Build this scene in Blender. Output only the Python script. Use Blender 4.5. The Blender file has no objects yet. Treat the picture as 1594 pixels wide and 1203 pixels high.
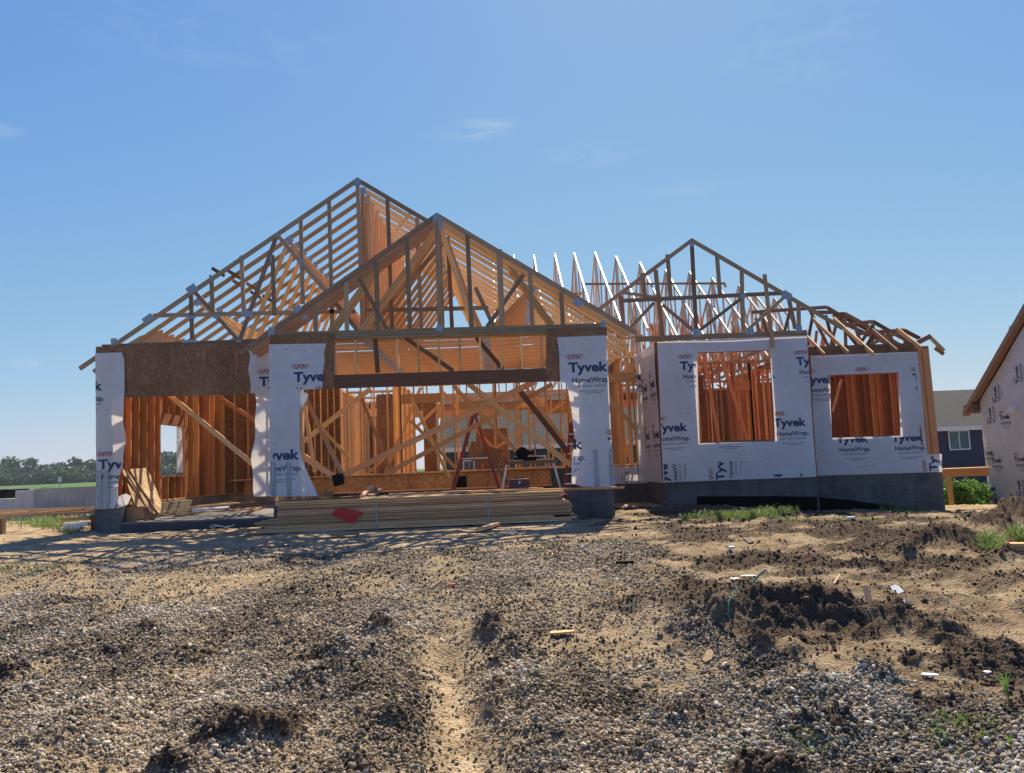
import bpy, bmesh, math, random
import numpy as np
from mathutils import Vector, Matrix
random.seed(7); RNG = np.random.default_rng(11)
S = bpy.context.scene; COL = S.collection
EYE = 1.6
# ------------------------------------------------------------------ camera
F = 1250.0; CX, CY = 797.0, 601.5            # focal length and centre in photo pixels
yc = np.array([-10., -122.5, -F]); yc /= np.linalg.norm(yc)
zc = np.array([-.04, 1., -((-10*-.04)-122.5)/(-F)]); zc /= np.linalg.norm(zc)
xc = np.cross(yc, zc); M = np.array([xc, yc, zc])
cam = bpy.data.cameras.new('camera'); co = bpy.data.objects.new('camera', cam); COL.objects.link(co)
cam.sensor_width = 36; cam.lens = F/1594*36; cam.clip_start = .05; cam.clip_end = 9000
m4 = Matrix.Identity(4)
for i in range(3):
    for j in range(3): m4[i][j] = M[i][j]
m4[2][3] = EYE
co.matrix_world = m4; S.camera = co
# ------------------------------------------------------------------ light
SUN_EL, SUN_AZ = math.radians(47.5), math.radians(12.0)     # azimuth clockwise from +Y
W = bpy.data.worlds.new('World'); S.world = W; W.use_nodes = True
nt = W.node_tree; nt.nodes.clear()
def N(nt, t, **k):
    n = nt.nodes.new(t)
    for a, b in k.items():
        if a == 'i':
            for q, v in b.items(): n.inputs[q].default_value = v
        else: setattr(n, a, b)
    return n
sky = N(nt, 'ShaderNodeTexSky', sky_type='NISHITA', sun_disc=False, sun_elevation=SUN_EL, sun_rotation=SUN_AZ,
        altitude=300, air_density=1.0, dust_density=.35, ozone_density=2.2)
bg = N(nt, 'ShaderNodeBackground', i={1: .0937}); wo = N(nt, 'ShaderNodeOutputWorld')
tcw = N(nt, 'ShaderNodeTexCoord')
def wisp(d, wx, wz, seed, amt):
    """thin cirrus wisp around a world direction"""
    mp = N(nt, 'ShaderNodeVectorMath', operation='SUBTRACT', i={1: tuple(d)}); nt.links.new(tcw.outputs['Generated'], mp.inputs[0])
    sc = N(nt, 'ShaderNodeVectorMath', operation='MULTIPLY', i={1: (1/wx, 1/wx, 1/wz)}); nt.links.new(mp.outputs[0], sc.inputs[0])
    ln = N(nt, 'ShaderNodeVectorMath', operation='LENGTH'); nt.links.new(sc.outputs[0], ln.inputs[0])
    r = N(nt, 'ShaderNodeMapRange', i={1: 1., 2: .1, 3: 0., 4: 1.}); r.interpolation_type = 'SMOOTHSTEP'; nt.links.new(ln.outputs['Value'], r.inputs[0])
    ms = N(nt, 'ShaderNodeVectorMath', operation='MULTIPLY', i={1: (1, 1, 3.2)}); nt.links.new(tcw.outputs['Generated'], ms.inputs[0])
    no = N(nt, 'ShaderNodeTexNoise', i={'Scale': 16+seed, 'Detail': 7, 'Roughness': .62, 'Distortion': .9}); nt.links.new(ms.outputs[0], no.inputs[0])
    r2 = N(nt, 'ShaderNodeMapRange', i={1: .45, 2: .78, 3: 0., 4: amt}); nt.links.new(no.outputs['Fac'], r2.inputs[0])
    mu = N(nt, 'ShaderNodeMath', operation='MULTIPLY'); nt.links.new(r.outputs[0], mu.inputs[0]); nt.links.new(r2.outputs[0], mu.inputs[1])
    return mu
def pdir(px, py):
    d = M @ np.array([(px-CX)/F, -(py-CY)/F, -1.]); return d/np.linalg.norm(d)
cur = sky.outputs[0]
for (d, a, b, s, amt) in ((pdir(750, 203), .085, .018, 0, .6), (pdir(60, 566), .09, .006, 3, .8), (pdir(5, 203), .03, .010, 5, .35),
                          (pdir(930, 240), .09, .02, 7, .2), (pdir(1240, 70), .13, .07, 2, .22), (pdir(330, 60), .2, .05, 4, .16), (pdir(1060, 300), .1, .02, 1, .2)):
    w_ = wisp(d, a, b, s, amt)
    mx = N(nt, 'ShaderNodeMix', data_type='RGBA', i={7: (7.6, 8.2, 8.8, 1)})
    nt.links.new(w_.outputs[0], mx.inputs[0]); nt.links.new(cur, mx.inputs[6]); cur = mx.outputs[2]
kk = N(nt, 'ShaderNodeVectorMath', operation='MULTIPLY_ADD', i={1: (.012, .112, .66), 2: (1, 1, 1)}); nt.links.new(cur, kk.inputs[0])
dv = N(nt, 'ShaderNodeVectorMath', operation='DIVIDE'); nt.links.new(cur, dv.inputs[0]); nt.links.new(kk.outputs[0], dv.inputs[1]); mv = N(nt, 'ShaderNodeVectorMath', operation='MULTIPLY', i={1: (.505, .935, 3.75)}); nt.links.new(dv.outputs[0], mv.inputs[0]); cur = mv.outputs[0]   # soft shoulder near the horizon
nt.links.new(cur, bg.inputs[0]); nt.links.new(bg.outputs[0], wo.inputs[0])
sl = bpy.data.lights.new('sun', 'SUN'); sl.energy = 5.0; sl.angle = math.radians(.5); sl.color = (1, .885, .68)
so = bpy.data.objects.new('sun', sl); COL.objects.link(so)
sd = Vector((math.sin(SUN_AZ)*math.cos(SUN_EL), math.cos(SUN_AZ)*math.cos(SUN_EL), math.sin(SUN_EL)))
so.rotation_euler = sd.to_track_quat('Z', 'Y').to_euler(); so.location = (10, 60, 60)
S.view_settings.view_transform = 'Standard'; S.view_settings.look = 'None'; S.view_settings.exposure = 0.8; S.view_settings.gamma = 1
S.render.engine = 'CYCLES'
# ------------------------------------------------------------------ projection helpers (photo pixel at a real depth -> place)
def U(px, py, Y):
    d = M @ np.array([(px-CX)/F, -(py-CY)/F, -1.]); d = d*(Y/d[1]); return Vector((d[0], d[1], d[2]+EYE))
def UX(px, py, X):
    d = M @ np.array([(px-CX)/F, -(py-CY)/F, -1.]); d = d*(X/d[0]); return Vector((d[0], d[1], d[2]+EYE))
# ------------------------------------------------------------------ numpy noise
def vnoise(x, y, seed=0):
    xi = np.floor(x).astype(np.int64); yi = np.floor(y).astype(np.int64); fx = x-xi; fy = y-yi
    fx = fx*fx*(3-2*fx); fy = fy*fy*(3-2*fy)
    def h(a, b):
        n = (a*374761393 + b*668265263 + seed*974634777) & 0xffffffff
        n = ((n ^ (n >> 13))*1274126177) & 0xffffffff
        return ((n ^ (n >> 16)) & 0xffff)/65535.
    return (h(xi, yi)*(1-fx)+h(xi+1, yi)*fx)*(1-fy)+(h(xi, yi+1)*(1-fx)+h(xi+1, yi+1)*fx)*fy
def fbm(x, y, o=4, seed=0, g=.5):
    a, s, t = 1., 0., 0.
    for k in range(o):
        s = s+a*vnoise(x*2**k+17.3*k, y*2**k+5.1*k, seed+k); t += a; a *= g
    return s/t
def sst(a, b, x):
    t = np.clip((x-a)/(b-a), 0, 1); return t*t*(3-2*t)
# ------------------------------------------------------------------ ground height
def base_g(X, Y):
    g = np.interp(Y, [-8, 4, 6, 8, 10.4, 14, 17, 20, 24, 32, 60, 110, 250, 470, 1500, 6000],
                  [1.75, 1.62, 1.5, 1.32, 1.15, 1.09, 1.08, 1.1, 1.15, 1.25, 1.35, 1.25, .85, .1, 4, 10])
    g = g + sst(2, 11, X)*sst(11, 19, Y)*.45*(1-sst(60, 200, Y)) + sst(9, 16, X)*sst(20, 28, Y)*.7*(1-sst(60, 200, Y))
    return EYE-g
def hit(px, py):
    """where the photo's ground pixel lies on the base terrain"""
    d = M @ np.array([(px-CX)/F, -(py-CY)/F, -1.]); Y = 8.
    for _ in range(40):
        g = EYE-float(base_g(np.array(d[0]/d[1]*Y), np.array(Y))); Y = .5*Y+.5*min(60, g/max(1e-4, -d[2]/d[1]))
    return d[0]/d[1]*Y, Y
# px, py, rx, ry (photo px), height, dark soil, gravel change
MOUNDS = [(1215,958,105,30,.24,.95,-.8),(1305,965,70,26,.14,.9,-.9),(1105,962,75,32,.20,.35,.0),(1040,935,70,14,.09,.5,.1),(1330,915,60,12,.05,.5,-.8),
 (1400,968,80,24,.14,.9,-1),(1470,985,60,22,.08,.8,-1),(1540,1020,60,20,.08,.9,-1),(1490,1014,25,7,.05,.9,-1),(1420,1036,30,8,.05,.9,-.6),
 (1180,1008,60,16,.09,.5,.1),(1255,1018,60,16,.07,.6,.1),(1365,1060,42,22,.12,.8,.1),(1275,1130,80,26,.13,.9,-.1),(1200,1192,80,26,.12,.9,-.7),
 (1230,1075,200,40,.10,.0,.5),(1070,1110,70,24,.07,.5,.1),(980,1150,70,24,.06,.4,.1),
 (588,992,48,15,.13,.85,-.1),(520,1018,60,20,.11,.5,.1),(470,1060,60,16,.06,.4,.2),(545,1050,70,14,.07,.5,0),
 (762,984,34,15,.13,.75,-.5),(768,1064,22,30,.08,.75,-.2),(762,1095,26,20,.08,.8,-.2),(620,1115,50,18,.07,.7,0),
 (420,1140,62,22,.14,.95,-.5),(350,1152,60,20,.10,.9,-.2),(270,1195,50,18,.1,.9,0),(560,1195,60,16,.05,.6,0),(460,1120,40,14,.06,.9,-.2),
 (228,978,30,9,.06,.6,0),(80,1010,60,12,.05,.5,0),(15,1040,26,18,.09,.9,0),(180,1012,30,8,.04,.7,0),(300,1010,30,9,.05,.7,0),
 (1475,838,55,13,.20,.95,-1),(1430,845,40,8,.09,.9,-1),(1330,828,60,7,.10,.9,-1),(1400,858,60,10,.07,.8,-1),(1410,868,36,10,.10,.8,-1),(1545,822,55,10,.22,.9,-1),(1585,808,40,10,.28,.9,-1),
 (1160,862,60,7,.05,.7,-1),(1100,882,40,8,.05,.7,-.6),(1240,890,80,9,.05,.7,-1),(1350,880,50,9,.06,.7,-1),(1500,890,60,12,.07,.7,-1),(1560,905,40,12,.06,.6,-1),(1020,885,40,7,.04,.5,-.3),
 (1180,915,70,10,.07,.8,-.8),(1270,905,60,10,.05,.6,-1),(1440,925,60,10,.05,.6,-1),(1560,870,40,12,.08,.7,-1),(960,940,60,12,.05,.5,.1)]
MW = []
for (px, py, rx, ry, h, dk, gr) in MOUNDS:
    x, y = hit(px, py+ry*.4); x1, _ = hit(px+rx, py+ry*.4); _, ya = hit(px, py+ry*1.3)
    MW.append((x, y, abs(x1-x), max(.10, abs(y-ya)*.9, abs(x1-x)*.34), h, dk, gr))
RUT = [hit(*p) for p in ((690,985),(692,1010),(700,1050),(708,1100),(716,1150),(722,1200),(726,1260))]
def rut_dist(X, Y):
    ys = np.array([p[1] for p in RUT])[::-1]; xs = np.array([p[0] for p in RUT])[::-1]
    return X-np.interp(Y, ys, xs), 1-sst(ys[-1]-.9, ys[-1]+1.6, Y)
def fields(X, Y):
    """height, dark soil, gravel cover"""
    z = base_g(X, Y)
    near = 1-sst(26, 40, Y)
    n1 = fbm(X*.8, Y*.8, 4, 3)-.5; n2 = fbm(X*3.1, Y*3.1, 4, 9)-.5; nb = np.abs(fbm(X*5.3, Y*5.3, 4, 21, .6)-.5)
    z = z+near*(n1*.17+n2*.09)*(1-.6*sst(10., 12.5, Y)*(1-sst(2., 4., X)))
    # gravel cover: pit-run stone left and centre, bare soil to the right and against the house
    e = n1*2.2+n2*1.2
    edge = np.interp(Y, [3, 4.6, 5.6, 6.4, 7.4, 9, 11, 13], [4.2, 3.2, 2.2, 1.7, 1.35, 1.7, 1.7, 1.3])
    gr = 1-sst(-.25, .45, X-edge+e*.7)
    gr = gr*(1-sst(10.0, 13.2, Y+e*1.6-np.clip(X+2, -3, 3)*.05))
    gr = gr*(.45+.65*sst(.35, .52, fbm(X*1.3+4, Y*.9, 5, 41)))*(.6+.5*sst(.33, .48, fbm(X*4.5, Y*4.5, 3, 43)))
    sandp = sst(.56, .68, fbm(X*.55, Y*.8, 3, 77)); gr = gr*(1-.35*sandp*(Y > 6))
    rt = sst(.5, 2.5, X)*(1-sst(17.5, 21, Y)); dk = .55*sst(.44, .60, fbm(X*1.1, Y*1.7, 5, 31))*(.16+1.0*rt)+.4*sst(.47, .66, fbm(X*3.3, Y*5, 4, 35))*(.3+.7*rt)+.30*rt
    dk = dk*(1-.5*(gr > .5))
    for (mx_, my_, rx, ry, h, d_, g_) in MW:
        dx = (X-mx_)/rx; dy = (Y-my_)/ry; r = np.sqrt(dx*dx+dy*dy)*(1+.9*n2+.5*n1)
        f = np.exp(-r*r*1.5); f = np.where(r < 2.6, f, 0)
        z = z+h*f*(1+1.2*n2+nb*1.0); dk = np.maximum(dk, d_*sst(.22, .55, f)); gr = gr+g_*sst(.2, .5, f)
    d, ok = rut_dist(X, Y)
    f = np.exp(-(d/.27)**2)*ok; z = z-.11*f+.07*(np.exp(-((d-.52)/.16)**2)+.8*np.exp(-((d+.56)/.18)**2))*ok*(1+2*n2)
    f2 = np.exp(-((d+1.9)/.22)**2)*ok; z = z-.07*f2+.05*np.exp(-((d+2.35)/.18)**2)*ok*(1+2*n2)+.04*np.exp(-((d+1.5)/.15)**2)*ok*(1+2*n2); gr = gr*(1-.35*f2)
    gr = gr*(1-.93*f*sst(.33, .45, fbm(X*4, Y*4, 2, 5)+.15)); dk = dk*(1-.9*f)
    gr = np.clip(gr, 0, 1); dk = np.clip(dk, 0, 1)
    pk_ = 1-.72*sst(10., 12.5, Y)*(1-sst(2., 4., X)); z = z+near*nb*(.06+.11*dk)*(1-.35*gr)*pk_+near*(fbm(X*13, Y*9, 2, 88)-.5)*.022*pk_
    return z, dk, gr
def gz(x, y):
    return float(fields(np.array([float(x)]), np.array([float(y)]))[0][0])
# ------------------------------------------------------------------ materials
MATS = {}
def mat(name):
    m = bpy.data.materials.new(name); m.use_nodes = True; MATS[name] = m
    t = m.node_tree; return m, t, t.nodes['Principled BSDF'], t.nodes['Material Output']
def ramp(t, src, stops, interp='LINEAR'):
    r = N(t, 'ShaderNodeValToRGB'); r.color_ramp.interpolation = interp
    while len(r.color_ramp.elements) < len(stops): r.color_ramp.elements.new(.5)
    for e, (p, c) in zip(r.color_ramp.elements, stops): e.position = p; e.color = (*c, 1)
    t.links.new(src, r.inputs[0]); return r
def bump(t, b, src, s, d=.01):
    bm_ = N(t, 'ShaderNodeBump', i={'Strength': s, 'Distance': d}); t.links.new(src, bm_.inputs['Height']); t.links.new(bm_.outputs[0], b.inputs['Normal']); return bm_
def flat(name, c, rough=.6, metal=0, nscale=0, var=.15):
    m, t, b, o = mat(name); b.inputs['Roughness'].default_value = rough; b.inputs['Metallic'].default_value = metal
    tc = N(t, 'ShaderNodeTexCoord'); n = N(t, 'ShaderNodeTexNoise', i={'Scale': nscale or 9, 'Detail': 5}); t.links.new(tc.outputs['Object'], n.inputs[0])
    r = ramp(t, n.outputs['Fac'], [(.3, [max(0, q*(1-var)) for q in c]), (.7, [min(1, q*(1+var)) for q in c])]); t.links.new(r.outputs[0], b.inputs['Base Color'])
    bump(t, b, n.outputs['Fac'], .25, .004); return m
def wood(name, a, c, rough=.72):
    m, t, b, o = mat(name); b.inputs['Roughness'].default_value = rough; b.inputs['Specular IOR Level'].default_value = .25
    uv = N(t, 'ShaderNodeUVMap'); uv.uv_map = 'UVMap'
    mp = N(t, 'ShaderNodeMapping', i={'Scale': (1.6, 34, 1)}); t.links.new(uv.outputs[0], mp.inputs[0])
    n = N(t, 'ShaderNodeTexNoise', i={'Scale': 1.0, 'Detail': 5, 'Roughness': .6, 'Distortion': .6}); t.links.new(mp.outputs[0], n.inputs[0])
    r = ramp(t, n.outputs['Fac'], [(.28, a), (.72, c)])
    ti = N(t, 'ShaderNodeAttribute', attribute_name='tint')
    hs = N(t, 'ShaderNodeHueSaturation'); t.links.new(r.outputs[0], hs.inputs['Color'])
    v = N(t, 'ShaderNodeMapRange', i={1: 0, 2: 1, 3: .52, 4: 1.42}); t.links.new(ti.outputs['Fac'], v.inputs[0]); t.links.new(v.outputs[0], hs.inputs['Value'])
    h = N(t, 'ShaderNodeMapRange', i={1: 0, 2: 1, 3: .488, 4: .512}); fr = N(t, 'ShaderNodeMath', operation='MULTIPLY', i={1: 7.3}); f2 = N(t, 'ShaderNodeMath', operation='FRACT')
    t.links.new(ti.outputs['Fac'], fr.inputs[0]); t.links.new(fr.outputs[0], f2.inputs[0]); t.links.new(f2.outputs[0], h.inputs[0]); t.links.new(h.outputs[0], hs.inputs['Hue'])
    mk = N(t, 'ShaderNodeMapping', i={'Scale': (2.6, 11, 1)}); t.links.new(uv.outputs[0], mk.inputs[0])
    vo = N(t, 'ShaderNodeTexVoronoi', i={'Scale': 1.0}); t.links.new(mk.outputs[0], vo.inputs[0])
    kr = ramp(t, vo.outputs['Distance'], [(.03, (.35, .3, .3)), (.075, (1, 1, 1))])
    mu = N(t, 'ShaderNodeMix', data_type='RGBA', blend_type='MULTIPLY', i={0: .8}); t.links.new(hs.outputs[0], mu.inputs[6]); t.links.new(kr.outputs[0], mu.inputs[7])
    t.links.new(mu.outputs[2], b.inputs['Base Color']); bump(t, b, n.outputs['Fac'], .3, .003); return m
LUM = wood('lumber', (.54, .275, .10), (.80, .485, .225))
GREYW = wood('shade_grey_lumber', (.24, .15, .085), (.43, .29, .17))  # greyer copy of lumber; shade on the front trusses is put into the colour
LUMP = wood('pale_lumber', (.42, .225, .105), (.76, .465, .245))
LUMS = wood('sunlit_lumber', (.50, .33, .20), (.72, .54, .36), .45); LUMS.node_tree.nodes['Principled BSDF'].inputs['Specular IOR Level'].default_value = .6  # pale, glossy copy of lumber; sun glare on truss tops is put into it
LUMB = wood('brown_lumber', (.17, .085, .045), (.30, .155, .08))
LUMD = wood('red_lumber', (.50, .19, .065), (.72, .335, .135))
m, t, b, o = mat('osb'); OSB = m; b.inputs['Roughness'].default_value = .8; b.inputs['Specular IOR Level'].default_value = .2
uv = N(t, 'ShaderNodeUVMap'); uv.uv_map = 'UVMap'
prev = None
for k, (rz, sc) in enumerate(((1.35, (14, 50, 1)), (1.85, (12, 46, 1)), (.9, (16, 48, 1)))):
    vr = N(t, 'ShaderNodeVectorRotate', rotation_type='Z_AXIS', i={'Angle': rz}); t.links.new(uv.outputs[0], vr.inputs['Vector'])
    mp = N(t, 'ShaderNodeMapping', i={'Scale': sc, 'Location': (k*3.1, k*1.7, 0)}); t.links.new(vr.outputs[0], mp.inputs[0])
    vo = N(t, 'ShaderNodeTexVoronoi', i={'Scale': 1., 'Randomness': 1.}); t.links.new(mp.outputs[0], vo.inputs[0])
    if prev is None: prev = vo.outputs['Color']
    else:
        mx = N(t, 'ShaderNodeMix', data_type='RGBA', i={0: .5}); t.links.new(prev, mx.inputs[6]); t.links.new(vo.outputs['Color'], mx.inputs[7]); prev = mx.outputs[2]
bw = N(t, 'ShaderNodeRGBToBW'); t.links.new(prev, bw.inputs[0])
r = ramp(t, bw.outputs[0], [(.25, (.175, .085, .042)), (.5, (.25, .127, .064)), (.75, (.34, .19, .10))])
big = N(t, 'ShaderNodeTexNoise', i={'Scale': 1.3, 'Detail': 3}); t.links.new(uv.outputs[0], big.inputs[0])
hs = N(t, 'ShaderNodeHueSaturation'); v = N(t, 'ShaderNodeMapRange', i={1: .3, 2: .7, 3: .78, 4: 1.15}); t.links.new(big.outputs['Fac'], v.inputs[0])
t.links.new(v.outputs[0], hs.inputs['Value']); t.links.new(r.outputs[0], hs.inputs['Color']); t.links.new(hs.outputs[0], b.inputs['Base Color']); bump(t, b, bw.outputs[0], .4, .004)
OSBL = OSB.copy(); OSBL.name = 'pale_osb'  # same board pattern in a paler tone
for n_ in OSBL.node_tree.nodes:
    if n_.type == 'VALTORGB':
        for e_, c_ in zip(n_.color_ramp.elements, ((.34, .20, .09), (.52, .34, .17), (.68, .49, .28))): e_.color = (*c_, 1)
OSBM = OSB.copy(); OSBM.name = 'rim_osb'  # brighter orange copy; interior glow is put into the rim colour
for n_ in OSBM.node_tree.nodes:
    if n_.type == 'VALTORGB':
        for e_, c_ in zip(n_.color_ramp.elements, ((.36, .17, .06), (.54, .28, .11), (.70, .40, .18))): e_.color = (*c_, 1)
def wrapmat(name, trans):
    m, t, b, o = mat(name); b.inputs['Roughness'].default_value = .55; b.inputs['Specular IOR Level'].default_value = .3
    tc = N(t, 'ShaderNodeTexCoord')
    n = N(t, 'ShaderNodeTexNoise', i={'Scale': 1.1, 'Detail': 6, 'Roughness': .55, 'Distortion': 1.3}); t.links.new(tc.outputs['Object'], n.inputs[0])
    n2 = N(t, 'ShaderNodeTexNoise', i={'Scale': 45, 'Detail': 3}); t.links.new(tc.outputs['Object'], n2.inputs[0])
    r = ramp(t, n2.outputs['Fac'], [(.3, (.80, .80, .79)), (.7, (.88, .88, .86))])
    dn = N(t, 'ShaderNodeTexNoise', i={'Scale': .9, 'Detail': 7, 'Roughness': .7}); t.links.new(tc.outputs['Object'], dn.inputs[0])
    dr = ramp(t, dn.outputs['Fac'], [(.35, (.86, .85, .83)), (.6, (1, 1, 1))])
    mm = N(t, 'ShaderNodeMix', data_type='RGBA', blend_type='MULTIPLY', i={0: 1.}); t.links.new(r.outputs[0], mm.inputs[6]); t.links.new(dr.outputs[0], mm.inputs[7])
    t.links.new(mm.outputs[2], b.inputs['Base Color']); bp = bump(t, b, n.outputs['Fac'], 1., .075)
    if trans:
        tr = N(t, 'ShaderNodeBsdfTranslucent', i={0: (.8, .76, .7, 1)}); t.links.new(bp.outputs[0], tr.inputs['Normal'])
        ms = N(t, 'ShaderNodeMixShader', i={0: trans}); t.links.new(b.outputs[0], ms.inputs[1]); t.links.new(tr.outputs[0], ms.inputs[2]); t.links.new(ms.outputs[0], o.inputs[0])
    return m
WRAP = wrapmat('house_wrap_film', .3)
INKB = flat('navy_ink', (.012, .035, .11), .6, var=.1); INKR = flat('red_ink', (.34, .03, .05), .6, var=.1); INKG = flat('grey_ink', (.22, .26, .33), .6, var=.1)
GALVD = flat('plate_ridge', (.16, .18, .2), .5, .3)
GALV = flat('galvanised_steel', (.34, .38, .42), .45, .35, 30, .25); DARKH = flat('dark_hole', (.03, .03, .035), .8)
def brickmat(name, c1, c2, sc=1., var=True):
    m, t, b, o = mat(name); b.inputs['Roughness'].default_value = .88; b.inputs['Specular IOR Level'].default_value = .2
    uv = N(t, 'ShaderNodeUVMap'); uv.uv_map = 'UVMap'
    br = N(t, 'ShaderNodeTexBrick', i={'Scale': 1., 'Mortar Size': .008, 'Mortar Smooth': .4, 'Brick Width': .40*sc, 'Row Height': .10*sc, 'Color1': (*c1, 1), 'Color2': (*[q*.8 for q in c1], 1), 'Mortar': (*c2, 1)})
    t.links.new(uv.outputs[0], br.inputs[0])
    n = N(t, 'ShaderNodeTexNoise', i={'Scale': 2.3, 'Detail': 8, 'Roughness': .65}); t.links.new(uv.outputs[0], n.inputs[0])
    st = N(t, 'ShaderNodeMapping', i={'Scale': (4, .5, 1)}); t.links.new(uv.outputs[0], st.inputs[0]); n3 = N(t, 'ShaderNodeTexNoise', i={'Scale': 1., 'Detail': 4}); t.links.new(st.outputs[0], n3.inputs[0])
    r = ramp(t, n.outputs['Fac'], [(.3, (.68, .68, .7)), (.7, (1.15, 1.13, 1.1))]); r3 = ramp(t, n3.outputs['Fac'], [(.35, (.75, .76, .8)), (.65, (1.1, 1.1, 1.1))])
    a = N(t, 'ShaderNodeMix', data_type='RGBA', blend_type='MULTIPLY', i={0: 1.}); t.links.new(br.outputs['Color'], a.inputs[6]); t.links.new(r.outputs[0], a.inputs[7])
    a2 = N(t, 'ShaderNodeMix', data_type='RGBA', blend_type='MULTIPLY', i={0: 1.}); t.links.new(a.outputs[2], a2.inputs[6]); t.links.new(r3.outputs[0], a2.inputs[7])
    t.links.new(a2.outputs[2], b.inputs['Base Color'])
    inv = N(t, 'ShaderNodeMath', operation='MULTIPLY_ADD', i={1: -1., 2: 1.}); t.links.new(br.outputs['Fac'], inv.inputs[0]); bump(t, b, inv.outputs[0], .7, .012); return m
CONC = brickmat('brick_formed_concrete', (.155, .155, .145), (.125, .125, .12))
CONCL = brickmat('tan_block', (.36, .31, .22), (.2, .17, .12), .75)
SMC = flat('smooth_concrete', (.36, .36, .34), .9, 0, 1.3, .2); SMCL = flat('light_concrete', (.52, .51, .48), .9, 0, 1.3, .15)
MBLACK = flat('dull_black', (.004, .004, .0045), 1., 0, 6, .4); MBLACK.node_tree.nodes['Principled BSDF'].inputs['Specular IOR Level'].default_value = .05
REDP = flat('red_plastic', (.48, .012, .015), .5); LADR = flat('red_fibreglass', (.26, .035, .02), .6); ALU = flat('aluminium', (.55, .55, .56), .35, .6, 20)
BLK = flat('black_plastic', (.008, .008, .0085), .8); BLK.node_tree.nodes['Principled BSDF'].inputs['Specular IOR Level'].default_value = .15; GREYP = flat('grey_plastic', (.07, .08, .075), .6); BROWNP = flat('maroon_plastic', (.09, .03, .025), .5)
CARD = flat('cardboard', (.30, .17, .09), .85, 0, 5, .2); WHITEP = flat('white_plastic', (.72, .71, .68), .5); GREENP = flat('green_strap', (.05, .22, .15), .45)
NAVY = flat('navy_siding', (.007, .013, .055), .6, 0, 3, .15); TEAL = flat('teal_siding', (.015, .05, .06), .6, 0, 3, .15); TRIM = flat('white_trim', (.62, .62, .62), .5)
GLASS = flat('window_glass', (.03, .09, .10), .08, 0, 1.5, .5); DRY = flat('drywall', (.55, .54, .5), .9)
m, t, b, o = mat('asphalt_shingle'); SHG = m; b.inputs['Roughness'].default_value = .95
tc = N(t, 'ShaderNodeTexCoord'); n = N(t, 'ShaderNodeTexNoise', i={'Scale': 8, 'Detail': 8, 'Roughness': .8}); t.links.new(tc.outputs['Object'], n.inputs[0])
r = ramp(t, n.outputs['Fac'], [(.35, (.025, .024, .024)), (.65, (.07, .068, .066))]); t.links.new(r.outputs[0], b.inputs['Base Color']); bump(t, b, n.outputs['Fac'], .6, .03)
def leafmat(name, a, c, tr=.25):
    m, t, b, o = mat(name); b.inputs['Roughness'].default_value = .6
    ti = N(t, 'ShaderNodeAttribute', attribute_name='tint'); r = ramp(t, ti.outputs['Fac'], [(0, a), (1, c)]); t.links.new(r.outputs[0], b.inputs['Base Color'])
    x = N(t, 'ShaderNodeBsdfTranslucent'); t.links.new(r.outputs[0], x.inputs[0]); ms = N(t, 'ShaderNodeMixShader', i={0: tr}); t.links.new(b.outputs[0], ms.inputs[1]); t.links.new(x.outputs[0], ms.inputs[2]); t.links.new(ms.outputs[0], o.inputs[0]); return m
GRASS = leafmat('grass_blade', (.07, .14, .02), (.20, .27, .05), .4); LEAF = leafmat('far_leaf', (.028, .07, .036), (.07, .135, .06), .35); WEED = leafmat('weed_leaf', (.06, .16, .02), (.16, .30, .05), .4)
BARK = flat('bark', (.08, .06, .045), .9)
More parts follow.
